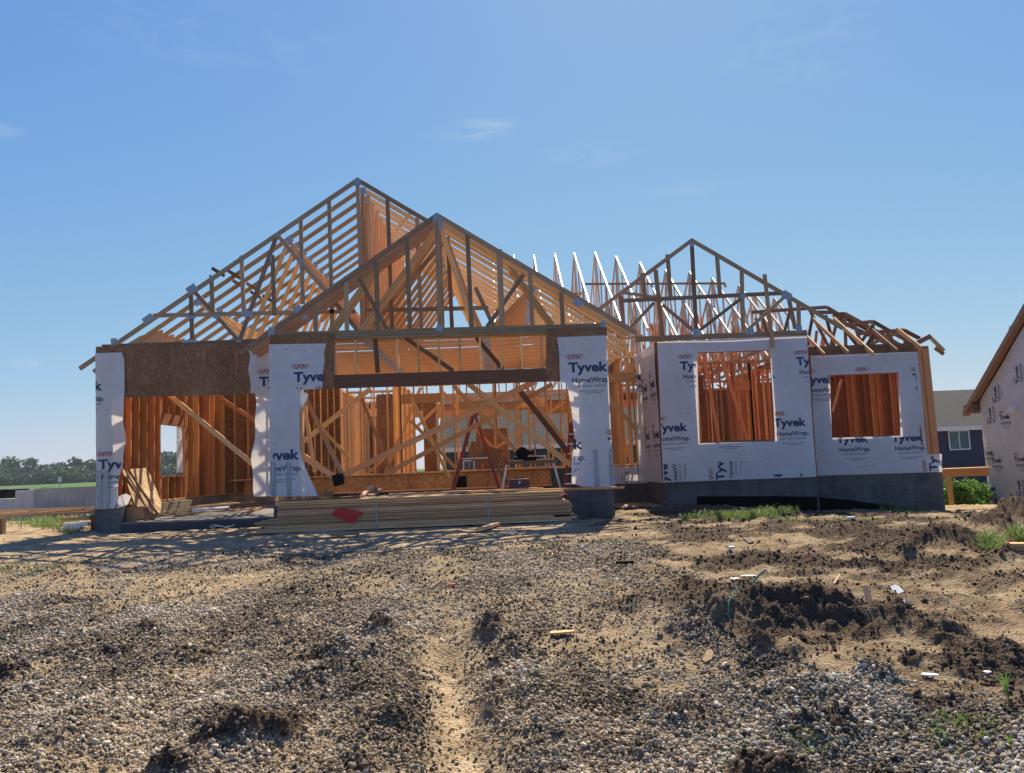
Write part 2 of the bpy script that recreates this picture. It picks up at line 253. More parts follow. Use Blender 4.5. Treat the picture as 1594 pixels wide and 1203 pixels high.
# ------------------------------------------------------------------ mesh builder
class MB:
    def __init__(s): s.v = []; s.f = []; s.uv = []; s.t = []; s.m = []; s.pc = []; s.np = 0; s.lock = False
    def quadbox(s, c, tint=None, mi=0, long=0):
        """c: 8 corners, 0-3 bottom ring / 4-7 top ring"""
        k = len(s.v); s.v += [tuple(p) for p in c]; tint = random.random() if tint is None else tint
        s.np += 0 if s.lock else 1
        ox, oy = random.uniform(0, 40), random.uniform(0, 40)
        for q in ((0, 3, 2, 1), (4, 5, 6, 7), (0, 1, 5, 4), (1, 2, 6, 5), (2, 3, 7, 6), (3, 0, 4, 7)):
            s.f.append([k+i for i in q]); P = [Vector(c[i]) for i in q]
            e1 = (P[1]-P[0]).length; e2 = (P[2]-P[1]).length
            if e1 >= e2: u = [(0, 0), (e1, 0), (e1, e2), (0, e2)]
            else: u = [(0, 0), (0, e1), (e2, e1), (e2, 0)]
            s.uv += [(a+ox, b_+oy) for a, b_ in u]; s.t.append(tint); s.m.append(mi); s.pc.append(s.np)
    def box(s, x0, x1, y0, y1, z0, z1, tint=None, mi=0, world_uv=False):
        c = [(x0, y0, z0), (x1, y0, z0), (x1, y1, z0), (x0, y1, z0), (x0, y0, z1), (x1, y0, z1), (x1, y1, z1), (x0, y1, z1)]
        n0 = len(s.uv); s.quadbox(c, tint, mi)
        if world_uv:
            fs = s.f[-6:]; k = n0
            for j, f in enumerate(fs):
                for i in f:
                    x, y, z = s.v[i]; s.uv[k] = (x, z) if j in (2, 4) else ((y, z) if j in (3, 5) else (x, y)); k += 1
        return s
    def beam(s, a, b, w, t, nrm=(0, 1, 0), tint=None, mi=0):
        """w measured in the plane with normal nrm, t along nrm"""
        a = Vector(a); b = Vector(b); d = (b-a).normalized(); n = Vector(nrm); n = (n-d*n.dot(d))
        if n.length < 1e-5: n = Vector((1, 0, 0))-d*d.x
        n.normalize(); u = d.cross(n); W_, T_ = u*w/2, n*t/2
        s.quadbox([a-W_-T_, a+W_-T_, a+W_+T_, a-W_+T_, b-W_-T_, b+W_-T_, b+W_+T_, b-W_+T_], tint, mi); return s
    def poly(s, pts, mi=0, tint=None, uv=None):
        k = len(s.v); s.v += [tuple(p) for p in pts]; s.f.append(list(range(k, k+len(pts)))); s.t.append(random.random() if tint is None else tint); s.m.append(mi)
        hx = max(p[0] for p in pts)-min(p[0] for p in pts); hy = max(p[1] for p in pts)-min(p[1] for p in pts); s.uv += uv or [((p[0] if hx > hy else p[1]), p[2]) for p in pts]; s.np += 0 if s.lock else 1; s.pc.append(s.np); return s
    def prism(s, pts, off, mi=0, tint=None):
        """polygon extruded by vector off"""
        off = Vector(off); P = [Vector(p) for p in pts]; Q = [p+off for p in P]; n = len(P); tint = random.random() if tint is None else tint
        s.np += 0 if s.lock else 1; lk = s.lock; s.lock = True
        s.poly(P, mi, tint); s.poly(Q[::-1], mi, tint)
        for i in range(n): s.poly([P[i], Q[i], Q[(i+1) % n], P[(i+1) % n]], mi, tint, [(0, 0), (off.length, 0), (off.length, (P[i]-P[(i+1) % n]).length), (0, .1)])
        s.lock = lk; return s
    def tube(s, pts, r, n=8, mi=0, tint=None):
        P = [Vector(p) for p in pts]; rings = []; tint = random.random() if tint is None else tint
        rr = r if isinstance(r, (list, tuple)) else [r]*len(P); s.np += 0 if s.lock else 1
        for i, p in enumerate(P):
            d = (P[min(i+1, len(P)-1)]-P[max(i-1, 0)]).normalized(); a = d.orthogonal().normalized()
            if i: a = (pa-d*pa.dot(d)).normalized()
            pa = a; b_ = d.cross(a); k = len(s.v)
            s.v += [tuple(p+(a*math.cos(6.2832*j/n)+b_*math.sin(6.2832*j/n))*rr[i]) for j in range(n)]; rings.append(k)
        for i in range(len(P)-1):
            for j in range(n):
                s.f.append([rings[i]+j, rings[i]+(j+1) % n, rings[i+1]+(j+1) % n, rings[i+1]+j]); s.uv += [(0, 0), (.1, 0), (.1, .1), (0, .1)]; s.t.append(tint); s.m.append(mi); s.pc.append(s.np)
        for k, fl in ((rings[0], 1), (rings[-1], 0)):
            f = list(range(k, k+n)); s.f.append(f[::-1] if fl else f); s.uv += [(0, 0)]*n; s.t.append(tint); s.m.append(mi); s.pc.append(s.np)
        return s
    def split(s):
        """one builder per piece"""
        out = {}; k = 0
        for f, tn, mi, pc in zip(s.f, s.t, s.m, s.pc):
            q = out.setdefault(pc, (MB(), {})); q, mp = q; g = []
            for i in f:
                if i not in mp: mp[i] = len(q.v); q.v.append(s.v[i])
                g.append(mp[i])
            q.f.append(g); q.uv += s.uv[k:k+len(f)]; k += len(f); q.t.append(tn); q.m.append(mi); q.pc.append(0)
        return [q[0] for q in out.values()]
    def mesh(s, name, mats):
        me = bpy.data.meshes.new(name); me.from_pydata(s.v, [], s.f); u = me.uv_layers.new(name='UVMap')
        u.data.foreach_set('uv', np.array(s.uv, dtype=np.float32).ravel())
        a = me.attributes.new('tint', 'FLOAT', 'FACE'); a.data.foreach_set('value', np.array(s.t, dtype=np.float32))
        for q in (mats if isinstance(mats, (list, tuple)) else [mats]): me.materials.append(q)
        me.polygons.foreach_set('material_index', np.array(s.m, dtype=np.int32)); me.update(); return me
    def obj(s, name, mats, parent=None, label=None, cat=None, group=None, kind=None):
        o = bpy.data.objects.new(name, s.mesh(name, mats)); COL.objects.link(o)
        if parent:
            o.parent = parent
            if parent.parent is None: o.location = -Vector(parent.location)
        return tag(o, label, cat, group, kind)
def tag(o, label=None, cat=None, group=None, kind=None):
    if label: o['label'] = label
    if cat: o['category'] = cat
    if group: o['group'] = group
    if kind: o['kind'] = kind
    return o
def thing(name, loc, label, cat, group=None):
    e = bpy.data.objects.new(name, None); COL.objects.link(e); e.location = loc; return tag(e, label, cat, group)
# ================================================================== GROUND
rows = list(np.linspace(-7, 1.9, 14))+list(1/np.linspace(1/2.1, 1/26., 1000))+list(np.geomspace(26.6, 5000, 70))
tt = list(-np.geomspace(3.2, .74, 22)[:-1])+list(np.linspace(-.74, .78, 1050))+list(np.geomspace(.79, 3.2, 22)[1:])
RY = np.array(rows); TT = np.array(tt)
GY = np.repeat(RY[:, None], len(TT), 1); GX = TT[None, :]*np.maximum(GY, 2.1)
GZ, GD, GG = fields(GX, GY)
pg = (GY > 33) ; green = np.where(pg, sst(34, 60, GY), 0)*np.where(GX < -6, 1, .75)
nr, nc = GX.shape
me = bpy.data.meshes.new('ground'); nv = nr*nc; me.vertices.add(nv)
me.vertices.foreach_set('co', np.stack([GX, GY, GZ], -1).astype(np.float32).ravel())
ii = (np.arange(nr-1)[:, None]*nc+np.arange(nc-1)[None, :]).ravel()
fc = np.stack([ii, ii+1, ii+nc+1, ii+nc], -1).astype(np.int32)
me.loops.add(fc.size); me.loops.foreach_set('vertex_index', fc.ravel()); me.polygons.add(len(fc)); me.polygons.foreach_set('loop_start', np.arange(0, fc.size, 4, dtype=np.int32))
me.update(calc_edges=True); me.polygons.foreach_set('use_smooth', np.ones(len(fc), dtype=bool))
for nm, arr in (('dark', GD), ('gravel', GG), ('green', green)):
    a = me.attributes.new(nm, 'FLOAT', 'POINT'); a.data.foreach_set('value', arr.astype(np.float32).ravel())
m, t, b, o = mat('ground_soil'); b.inputs['Roughness'].default_value = .95; b.inputs['Specular IOR Level'].default_value = .15
tc = N(t, 'ShaderNodeTexCoord')
n1 = N(t, 'ShaderNodeTexNoise', i={'Scale': 3.5, 'Detail': 9, 'Roughness': .68}); t.links.new(tc.outputs['Object'], n1.inputs[0])
n2 = N(t, 'ShaderNodeTexNoise', i={'Scale': 38, 'Detail': 6, 'Roughness': .7}); t.links.new(tc.outputs['Object'], n2.inputs[0])
vo = N(t, 'ShaderNodeTexVoronoi', i={'Scale': 55}); dv_ = N(t, 'ShaderNodeMix', data_type='VECTOR', i={0: .06}); t.links.new(tc.outputs['Object'], dv_.inputs[4]); t.links.new(n1.outputs['Color'], dv_.inputs[5]); t.links.new(dv_.outputs[1], vo.inputs[0])
sand = ramp(t, n1.outputs['Fac'], [(.3, (.17, .105, .052)), (.46, (.39, .275, .155)), (.68, (.70, .53, .325))])
soil = ramp(t, n2.outputs['Fac'], [(.3, (.034, .022, .014)), (.7, (.13, .086, .055))])
vb = N(t, 'ShaderNodeRGBToBW'); t.links.new(vo.outputs['Color'], vb.inputs[0])
grv = ramp(t, vb.outputs[0], [(.2, (.055, .04, .026)), (.5, (.20, .152, .10)), (.8, (.42, .335, .225))])
def amix(att, c0, c1, gain=1., noise=.5):
    a = N(t, 'ShaderNodeAttribute', attribute_name=att)
    q = N(t, 'ShaderNodeMath', operation='MULTIPLY_ADD', i={1: noise, 2: -noise*.5}); t.links.new(n1.outputs['Fac'], q.inputs[0])
    s_ = N(t, 'ShaderNodeMath', operation='MULTIPLY_ADD', use_clamp=True, i={1: gain}); t.links.new(a.outputs['Fac'], s_.inputs[0]); t.links.new(q.outputs[0], s_.inputs[2])
    mx = N(t, 'ShaderNodeMix', data_type='RGBA'); t.links.new(s_.outputs[0], mx.inputs[0]); t.links.new(c0, mx.inputs[6]); t.links.new(c1, mx.inputs[7]); return mx.outputs[2]
c = amix('gravel', sand.outputs[0], grv.outputs[0], 1.25); c = amix('dark', c, soil.outputs[0], 1.1, .4)
fld = ramp(t, n1.outputs['Fac'], [(.3, (.05, .11, .025)), (.7, (.085, .17, .04))]); c = amix('green', c, fld.outputs[0], 1., .0)
t.links.new(c, b.inputs['Base Color'])
ad = N(t, 'ShaderNodeMath', operation='ADD'); t.links.new(n2.outputs['Fac'], ad.inputs[0]); t.links.new(vo.outputs['Distance'], ad.inputs[1]); bump(t, b, ad.outputs[0], .9, .02)
me.materials.append(m); gobj = bpy.data.objects.new('ground', me); COL.objects.link(gobj); tag(gobj, kind='structure')
# ---- gravel and clods: points carrying pebbles
def pebble(name, seed, mt, flatz=.74):
    bm = bmesh.new(); bmesh.ops.create_icosphere(bm, subdivisions=2, radius=1); rn = random.Random(seed)
    ax = [Vector((rn.uniform(-1, 1), rn.uniform(-1, 1), rn.uniform(-1, 1))).normalized() for _ in range(9)]; hh = [rn.uniform(.45, .85) for _ in ax]
    for v in bm.verts:
        for a, h in zip(ax, hh):
            d = v.co.dot(a)
            if d > h: v.co -= a*(d-h)*.97
        v.co = Vector((v.co.x*rn.uniform(1.05, 1.12), v.co.y*.85, v.co.z*flatz))
    for f in bm.faces: f.smooth = True
    me = bpy.data.meshes.new(name); bm.to_mesh(me); bm.free(); me.materials.append(mt); return bpy.data.objects.new(name, me)
def instmat(name, stops, rough=.8):
    m, t, b, o = mat(name); b.inputs['Roughness'].default_value = rough; b.inputs['Specular IOR Level'].default_value = .3
    a = N(t, 'ShaderNodeAttribute', attribute_name='tint', attribute_type='INSTANCER'); r = ramp(t, a.outputs['Fac'], stops)
    tc = N(t, 'ShaderNodeTexCoord'); n = N(t, 'ShaderNodeTexNoise', i={'Scale': 2.2, 'Detail': 5, 'Roughness': .7}); t.links.new(tc.outputs['Object'], n.inputs[0])
    rr = ramp(t, n.outputs['Fac'], [(.3, (.7, .7, .7)), (.7, (1.15, 1.15, 1.15))])
    mx = N(t, 'ShaderNodeMix', data_type='RGBA', blend_type='MULTIPLY', i={0: 1.}); t.links.new(r.outputs[0], mx.inputs[6]); t.links.new(rr.outputs[0], mx.inputs[7]); t.links.new(mx.outputs[2], b.inputs['Base Color'])
    bump(t, b, n.outputs['Fac'], .5, .1); return m
STONE = instmat('gravel_stone', [(0, (.05, .035, .02)), (.28, (.225, .158, .09)), (.5, (.43, .32, .195)), (.75, (.64, .505, .33)), (1, (.90, .76, .55))])
STONEC = instmat('grey_gravel_stone', [(0, (.045, .040, .032)), (.4, (.20, .18, .145)), (.7, (.41, .37, .30)), (1, (.80, .74, .62))])
CLODM = instmat('soil_clod', [(0, (.026, .017, .011)), (.5, (.085, .056, .036)), (1, (.22, .15, .095))], .95)
def scatter(name, X, Y, R, protos, label_kind, tint, sink=.42):
    Z, _, _ = fields(X, Y); n = len(X)
    me = bpy.data.meshes.new(name); me.vertices.add(n); me.vertices.foreach_set('co', np.stack([X, Y, Z+R*sink], -1).astype(np.float32).ravel())
    a = me.attributes.new('sc', 'FLOAT', 'POINT'); a.data.foreach_set('value', R.astype(np.float32))
    a = me.attributes.new('tint', 'FLOAT', 'POINT'); a.data.foreach_set('value', tint.astype(np.float32))
    a = me.attributes.new('pick', 'INT', 'POINT'); a.data.foreach_set('value', RNG.integers(0, len(protos), n).astype(np.int32))
    rot = np.stack([RNG.normal(0, .7, n), RNG.normal(0, .7, n), RNG.uniform(0, 6.28, n)], -1)
    a = me.attributes.new('rot', 'FLOAT_VECTOR', 'POINT'); a.data.foreach_set('vector', rot.astype(np.float32).ravel())
    o = bpy.data.objects.new(name, me); COL.objects.link(o); tag(o, kind='stuff')
    g = bpy.data.node_groups.new(name, 'GeometryNodeTree'); g.interface.new_socket('Geometry', in_out='INPUT', socket_type='NodeSocketGeometry'); g.interface.new_socket('Geometry', in_out='OUTPUT', socket_type='NodeSocketGeometry')
    gi = g.nodes.new('NodeGroupInput'); go = g.nodes.new('NodeGroupOutput'); ip = g.nodes.new('GeometryNodeInstanceOnPoints'); gt = g.nodes.new('GeometryNodeGeometryToInstance')
    for p in reversed(protos):
        oi = g.nodes.new('GeometryNodeObjectInfo'); oi.inputs['Object'].default_value = p; g.links.new(oi.outputs['Geometry'], gt.inputs[0])
    ip.inputs['Pick Instance'].default_value = True; g.links.new(gi.outputs[0], ip.inputs['Points']); g.links.new(gt.outputs[0], ip.inputs['Instance'])
    def na(nm, ty):
        x = g.nodes.new('GeometryNodeInputNamedAttribute'); x.data_type = ty; x.inputs[0].default_value = nm; return x
    g.links.new(na('pick', 'INT').outputs[0], ip.inputs['Instance Index']); g.links.new(na('sc', 'FLOAT').outputs[0], ip.inputs['Scale'])
    e2r = g.nodes.new('FunctionNodeEulerToRotation'); g.links.new(na('rot', 'FLOAT_VECTOR').outputs[0], e2r.inputs[0]); g.links.new(e2r.outputs[0], ip.inputs['Rotation'])
    g.links.new(ip.outputs[0], go.inputs[0]); md = o.modifiers.new('scatter', 'NODES'); md.node_group = g; return o
def cand(dens_pts):
    out = []
    for y0, y1, dens in dens_pts:
        w0, w1 = -.74*y1-.3, .78*y1+.3; n = int((w1-w0)*(y1-y0)*dens); out.append(np.stack([RNG.uniform(w0, w1, n), RNG.uniform(y0, y1, n)], -1))
    return np.concatenate(out)
pb = [pebble('stone_%s' % a, k, STONE) for k, a in enumerate('abcde')]; pcg = [pebble('grey_stone_%s' % a, k+9, STONEC) for k, a in enumerate('abcde')]
pc = [pebble('clod_%s' % a, k+20, CLODM, .7) for k, a in enumerate('abcd')]
c_ = cand([(2.6, 4.6, 7000), (4.6, 6.5, 5000), (6.5, 9.0, 2700), (9.0, 13.5, 1250), (13.5, 17, 300)])
_, dk_, gr_ = fields(c_[:, 0], c_[:, 1])
keep = RNG.random(len(c_)) < np.clip(gr_*1.15-.18*dk_, .07, 1)**1.3; c_ = c_[keep]; dk_ = dk_[keep]
R = np.clip(RNG.lognormal(math.log(.0077), .45, len(c_)), .003, .028)*(1+.03*np.maximum(c_[:, 1]-6, 0))
cool = RNG.random(len(c_)) < np.clip(.10+.6*sst(.2, 2.2, c_[:, 0])*(c_[:, 1] < 8)+.35*sst(-2.5, -4.5, c_[:, 0]), 0, .9)
tn = np.clip(RNG.normal(.50, .25, len(c_))-.25*dk_+1.1*(fbm(c_[:, 0]*1.7, c_[:, 1]*1.7, 3, 66)-.5), 0, 1)
scatter('gravel', c_[~cool, 0], c_[~cool, 1], R[~cool], pb, 'stuff', tn[~cool]); scatter('grey_gravel', c_[cool, 0], c_[cool, 1], R[cool], pcg, 'stuff', tn[cool])
c_ = cand([(2.6, 6, 2200), (6, 10, 1300), (10, 17, 420)]); _, dk_, gr_ = fields(c_[:, 0], c_[:, 1])
c_ = c_[RNG.random(len(c_)) < np.clip((dk_*1.1-.38)*(1-.85*gr_*(dk_ < .62))+.008*(gr_ < .4), 0, 1)]
R = np.clip(RNG.lognormal(math.log(.0065), .6, len(c_)), .003, .034)*(1+.02*np.maximum(c_[:, 1]-6, 0))
scatter('soil_clods', c_[:, 0], c_[:, 1], R, pc, 'stuff', RNG.random(len(c_)))
#@@PART2
# ================================================================== HOUSE UNDER CONSTRUCTION
SLAB = .72; PL = 4.42; HF = 1.45
XL, XP, XR = -8.65, -4.65, 2.15          # garage: left wall, projecting bay left edge, right edge
YG, YP, YB, YR_ = 17.1, 16.2, 24.5, 33.0
house = thing('house_under_construction', (-1.2, YP, .5), 'long wooden house frame with open roof trusses and white wrapped walls, in the centre', 'house')
EACH = {'foundation_wall', 'block_curb', 'rim_board', 'sole_plate', 'wall_sheathing', 'cripple_stud', 'corner_post', 'header_beam', 'shear_panel', 'fascia_board', 'top_plate', 'floor_deck', 'black_band'}
def part(mb, name, mats, kind=None):
    if name in EACH:
        return [q.obj(name, mats, house, kind=kind) for q in mb.split()][0]
    return mb.obj(name, mats, house, kind=kind)
def sub(mb, name, mats, par, kind=None):
    if name == 'sheathing' and kind is None: return [q.obj(name, mats, par) for q in mb.split()][0]
    return mb.obj(name, mats, par, kind=kind)
# ---- foundation
fb = MB()
for (x0, x1, y0, y1, z0, z1) in ((XL, -8.08, YG, YG+.22, .2, 1.055), (XL, XL+.2, YG+.22, YB, .2, 1.05), (XP, -3.95, YP, YP+.9, .2, 1.055), (1.22, XR, YP, YP+.25, .1, 1.05),
    (XR-.2, XR, YP+.25, 21.6, .1, 1.05), (XR, 3.74, 21.4, 21.62, .0, 1.02), (3.74, 7.42, 19.2, 19.42, -.1, 1.04), (3.74, 3.95, 19.42, 21.4, -.1, 1.04), (7.42, 10.84, 20., 20.22, -.5, 1.0), (10.64, 10.84, 20.22, YR_, -.8, 1.0),
    (XL, 10.84, YR_, YR_+.2, -.5, 1.0), (XL+.2, -4.85, YB+.02, YB+.2, .2, 1.05)):
    fb.box(x0, x1, y0, y1, z0, z1, .5, 0, True)
fo = part(fb, 'foundation_wall', CONC)
sb = MB(); sb.box(-8.07, XR-.2, YG-.05, YB, .2, SLAB, .5, 0, True); part(sb, 'garage_slab', flat('garage_concrete', (.19, .18, .165), .9, 0, 1.3, .3)); q = MB(); q.box(-8.07, XP, YG-.09, YG-.053, .2, SLAB-.03, .5); q.obj('slab_face_shade', flat('shade_dark_concrete', (.045, .05, .06), .8), house)  # near-black sheet paints the shade on the slab's front face
sb = MB()
sb.prism([(3.02+x, 19.18, z) for x, z in ((0, 0),)] and [U(1085, 772.5, 19.185), U(1200, 772, 19.185), U(1272, 773.5, 19.185), U(1273, 812, 19.185), U(1085, 812, 19.185)], (0, .012, 0))
sb.prism([U(1270, 773.5, 19.985), U(1310, 777, 19.985), U(1350, 782, 19.985), U(1390, 787, 19.985), U(1395, 815, 19.985), U(1270, 815, 19.985)], (0, .012, 0)); sb.box(7.4215, 7.435, 19.19, 19.98, -.1, .64); part(sb, 'black_band', MBLACK)  # near-black layer over the lower foundation faces
cb = MB(); cb.box(XL+.2, XL+.36, YG+.4, YB, SLAB, 1.03, .5, 0, True); cb.box(XL+.36, -5.2, YB-.16, YB, SLAB, 1.03, .5, 0, True); part(cb, 'block_curb', CONCL)
# house floor: joists, rim board
fl = MB(); fl.box(-5.6, 10.6, YB+.0, YR_, HF-.02, HF, .5, 0); fl.box(XR-.02, 10.6, 21.7, YB-.002, HF-.02, HF, .5, 0); fl.box(3.96, 7.3, 19.5, 21.69, HF-.02, HF, .5, 0); fl.box(7.5, 10.6, 20.3, 21.69, HF-.02, HF, .5, 0); part(fl, 'floor_deck', OSB)
rm = MB()
x = -7.9
while x < XR-.1:
    rm.box(x, min(x+2.43, XR), YB-.03, YB-.004, HF-.46, HF-.02, None); x += 2.438
part(rm, 'rim_board', OSBM)
rp = MB(); rp.beam((-8.2, YB-.06, HF-.47), (XR, YB-.06, HF-.5), .05, .1); rp.beam((-8.3, YB-.05, HF+.02), (XR, YB-.05, HF+.02), .04, .12); part(rp, 'sole_plate', LUM)
sc_ = MB(); sc_.box(1.62, 1.98, YB-.06, YB-.035, HF-.44, HF-.04); part(sc_, 'crawl_space_opening', BLK) if False else None
# ---- stud walls
NST = [0]
def studwall(name, axis, c, a0, a1, z0, z1, sp=.406, holes=(), mt=None, w=.14, dbl=True, each=False, sheath=0, skip=()):
    """axis 'x': wall runs along X at Y=c ; 'y': wall runs along Y at X=c.  holes: (a0,a1,zs,zh) openings"""
    mt = mt or LUM; mb = MB()
    def bm_(mb, a, b, z, zz, wd=.038, dep=None):
        dep = dep or w
        if axis == 'x': mb.box(a, b, c, c+dep, z, zz)
        else: mb.box(c, c+dep, a, b, z, zz)
    bm_(mb, a0, a1, z0, z0+.038); tp = MB(); bm_(tp, a0, a1, z1-.038, z1); bm_(tp, a0, a1, z1-.079, z1-.0385); extra = [('top_plate', tp)]
    for (h0, h1, zs, zh) in holes:
        q = MB(); bm_(q, h0, h1, zh, min(zh+.28, z1-.082), dep=w*.9); extra.append(('header', q))
        if zs > z0+.1: q = MB(); bm_(q, h0, h1, zs-.038, zs); extra.append(('sill', q))
    base = part(mb, name, mt)
    for nm_, q in extra: sub(q, nm_, mt, base)
    def one(a, zb, zt, rest=None):
        q = rest or MB(); j = random.uniform(-.004, .004)
        bm_(q, a-.019, a+.019, zb, zt, dep=w-.004+j)
        if rest is None: sub(q, 'stud', mt, base); NST[0] += 1
    rest = None if each else MB()
    a = a0+.02; xs = []
    while a < a1-.02: xs.append(a); a += sp
    xs += [a1-.02]
    for a in xs:
        h = next((h for h in holes if h[0] < a < h[1]), None)
        if any(s0 < a < s1 for s0, s1 in skip): continue
        if h:
            if h[2] > z0+.2: one(a, z0+.04, h[2]-.04, rest)
            if z1-h[3] > .45: one(a, h[3]+.28, z1-.08, rest)
        else: one(a, z0+.04, z1-.08, rest)
    for h in holes:
        for e in (h[0]-.02, h[1]+.02): one(e, z0+.04, z1-.08, rest)
        for e in (h[0]-.06, h[1]+.06): one(e, z0+.04, z1-.08, rest)
    if rest is not None and rest.v: sub(rest, 'stud', mt, base, kind='stuff')
    if sheath:
        sm = MB(); d0 = c-.014 if sheath < 0 else c+w+.003; d1 = d0+.011
        segs = []; cuts = sorted({a0, a1, *[h[0] for h in holes], *[h[1] for h in holes]})
        for p, q in zip(cuts, cuts[1:]):
            h = next((h for h in holes if h[0] <= (p+q)/2 <= h[1]), None)
            segs += [(p, q, z0-.3, h[2]), (p, q, h[3], z1)] if h else [(p, q, z0-.3, z1)]
        for (p, q, zz0, zz1) in segs:
            a = p
            while a < q-.01:
                e = min(q, a+1.22)
                if axis == 'x': sm.box(a, e-.004, d0, d1, zz0, zz1)
                else: sm.box(d0, d1, a, e-.004, zz0, zz1)
                a = e
        sub(sm, 'sheathing', OSB, base)
    return base
# left garage wall (seen from inside), window opening
wy0, wy1 = UX(247, 690, XL+.1)[1], UX(285, 690, XL+.1)[1]
studwall('left_garage_wall', 'y', XL+.02, YG+.05, YB, 1.055, PL, holes=((wy0, wy1, 1.68, 2.96),), each=True, sheath=-1, mt=LUMD)
studwall('garage_back_wall', 'x', YB, XL+.02, -4.95, HF if False else 1.06, PL, each=True, sheath=1)
studwall('garage_back_wall', 'x', YB, -6.0, XR, HF+.01, PL, each=True, holes=((-3.1, -1.9, HF, 3.6),), w=.14)
studwall('garage_right_wall', 'y', XR-.16, YP+.3, YB, 1.06, PL, sheath=0, holes=((18.2, 19.6, 1.1, 3.2),))
# interior partitions
studwall('partition', 'y', -5.6, YB+.2, YR_, HF, PL, sp=.406, mt=LUM, w=.09, holes=((26.6, 27.6, HF, 3.5),))
studwall('partition', 'x', 28.4, -5.5, -3.3, HF, PL, mt=LUM, w=.09, holes=((-4.9, -4.1, HF, 3.5),))
studwall('partition', 'y', -3.45, YB+.6, 30.5, HF, PL, mt=LUM, w=.09)
studwall('partition', 'x', 29.6, 3.2, 10.6, HF, PL, mt=LUM, w=.09, holes=((6.6, 7.5, HF, 3.5),))
studwall('partition', 'y', 3.2, 22., 29.6, HF, PL, mt=LUM, w=.09, holes=((24.6, 26.6, HF, 3.5),))
studwall('partition', 'x', 23.2, 3.9, 7.4, HF, PL-.05, mt=LUMD, w=.09, holes=((6.75, 7.2, HF, 3.5),), sp=.22)
studwall('partition', 'y', 7.5, 20.2, 26.5, HF, PL-.3, mt=LUMD, w=.09)
studwall('partition', 'x', 26.4, 7.6, 10.6, HF, 4.0, mt=LUMD, w=.09, sheath=1)
studwall('partition', 'x', 26.8, -3.3, 2.0, HF, PL, mt=LUM, w=.09, holes=((-1.5, -.3, HF, 3.5), (.5, 1.4, HF, 3.5)), sp=.61)
studwall('partition', 'x', 30.8, -5.5, 3.2, HF, PL, mt=LUM, w=.09, holes=((-2.5, -.3, HF, 3.5), (1.0, 2.6, HF, 3.5)), sp=.61)
mid = MB(); mid.box(4.0, 5.9, 23.4, 23.412, HF, 4.0); mid.box(-4.35, -3.55, 27.6, 27.612, HF, 4.2); mid.box(-2.62, -2.2, 26.2, 26.212, HF, 4.0); mid.box(-1.0, .1, 28.3, 28.312, HF, 2.9); part(mid, 'shear_panel', OSB)
# rear wall with window and door openings
studwall('rear_wall', 'x', YR_, XL, 10.8, HF, PL, holes=((-7.6, -6.75, 2.4, 3.78), (-4.3, -3.2, 1.5, 3.7), (-2.9, 2.6, 1.5, 3.84), (4.6, 5.8, 1.5, 3.8)), sheath=0, w=.14, mt=LUMD)
rs = MB()
for (a, b_, z, zz) in ((XL, -7.6, .9, PL), (-7.6, -6.75, .9, 2.4), (-7.6, -6.75, 3.78, PL), (-6.75, -4.3, .9, PL), (-4.3, -3.2, 3.7, PL), (-3.2, -2.9, .9, PL), (-2.9, 2.6, 3.84, 4.2), (2.6, 4.6, .9, PL), (4.6, 5.8, 3.8, PL), (5.8, 10.8, .9, PL)):
    rs.box(a, b_-.004, YR_+.145, YR_+.157, z, zz)
part(rs, 'wall_sheathing', OSB)
# right exterior wall (inside face shows through the window)
studwall('right_exterior_wall', 'y', 10.66, 20.25, YR_, 1.02, 4.1, sheath=1, each=False, mt=LUMD)
# ---- front framing
def px_poly(mb, pts, Y, th=.012, mi=0): mb.prism([U(a, b_, Y) for a, b_ in pts], (0, th, 0), mi)
# left bay: OSB band + pier
ob = MB(); xs = [149, 182, 217, 268, 318, 368, 419]
for a, b_ in zip(xs, xs[1:]):
    def ty(x): return 539.5-(x-150)*.0262
    def by(x): return 618.5-(x-195)*.026
    px_poly(ob, [(a, ty(a)), (b_-.7, ty(b_)), (b_-.7, by(b_)), (a, by(a))], YG-.014)
part(ob, 'wall_sheathing', OSB)
ob = MB(); px_poly(ob, [(149, 619.6), (176, 618.9), (178, 790), (150, 791)], YG-.013); px_poly(ob, [(415.5, 613.3), (419, 613), (419, 772), (415.5, 772)], YG-.013); part(ob, 'wall_sheathing', OSB)
hb = MB(); hb.box(XL+.02, XP, YG, YG+.14, 3.40, 3.72); hb.box(XL+.02, XP, YG, YG+.14, PL-.08, PL); hb.box(XL+.02, -8.3, YG, YG+.14, 1.06, 3.398); hb.box(-4.9, XP-.005, YG, YG+.14, SLAB, 3.398)
for k in range(9): hb.box(-8.2+k*.406, -8.162+k*.406, YG+.003, YG+.137, 3.722, PL-.082)
part(hb, 'header_beam', LUM)
# projecting bay
TOPL, TOPR = U(423, 529, YP), U(944, 517, YP)
ob = MB()
def Lp(px, y0): return y0-(px-423)*.0228
for a, b_ in ((420, 458), (458, 500), (500, 521), (850, 877), (877, 911), (911, 945)):
    px_poly(ob, [(a, Lp(a, 521)), (b_-.35, Lp(b_, 521)), (b_-.35, 605-(b_-521)*.033), (a, 605-(a-521)*.033)], YP-.012)
px_poly(ob, [(420, 605.8+2.7), (466, 607), (468, 772), (420, 773)], YP-.011)
px_poly(ob, [(906, 594), (945, 592), (955, 756.5), (908, 758)], YP-.011); part(ob, 'wall_sheathing', OSB)
hb = MB(); zA, zB = U(521, 605, YP)[2], U(851, 594, YP)[2]
hb.beam((-3.40, YP+.05, zA+.145), (-1.6, YP+.05, (zA+zB)/2+.145), .27, .09); hb.beam((-1.598, YP+.05, (zA+zB)/2+.145), (.93, YP+.05, zB+.145), .27, .09)
part(hb, 'header_beam', LUMB)
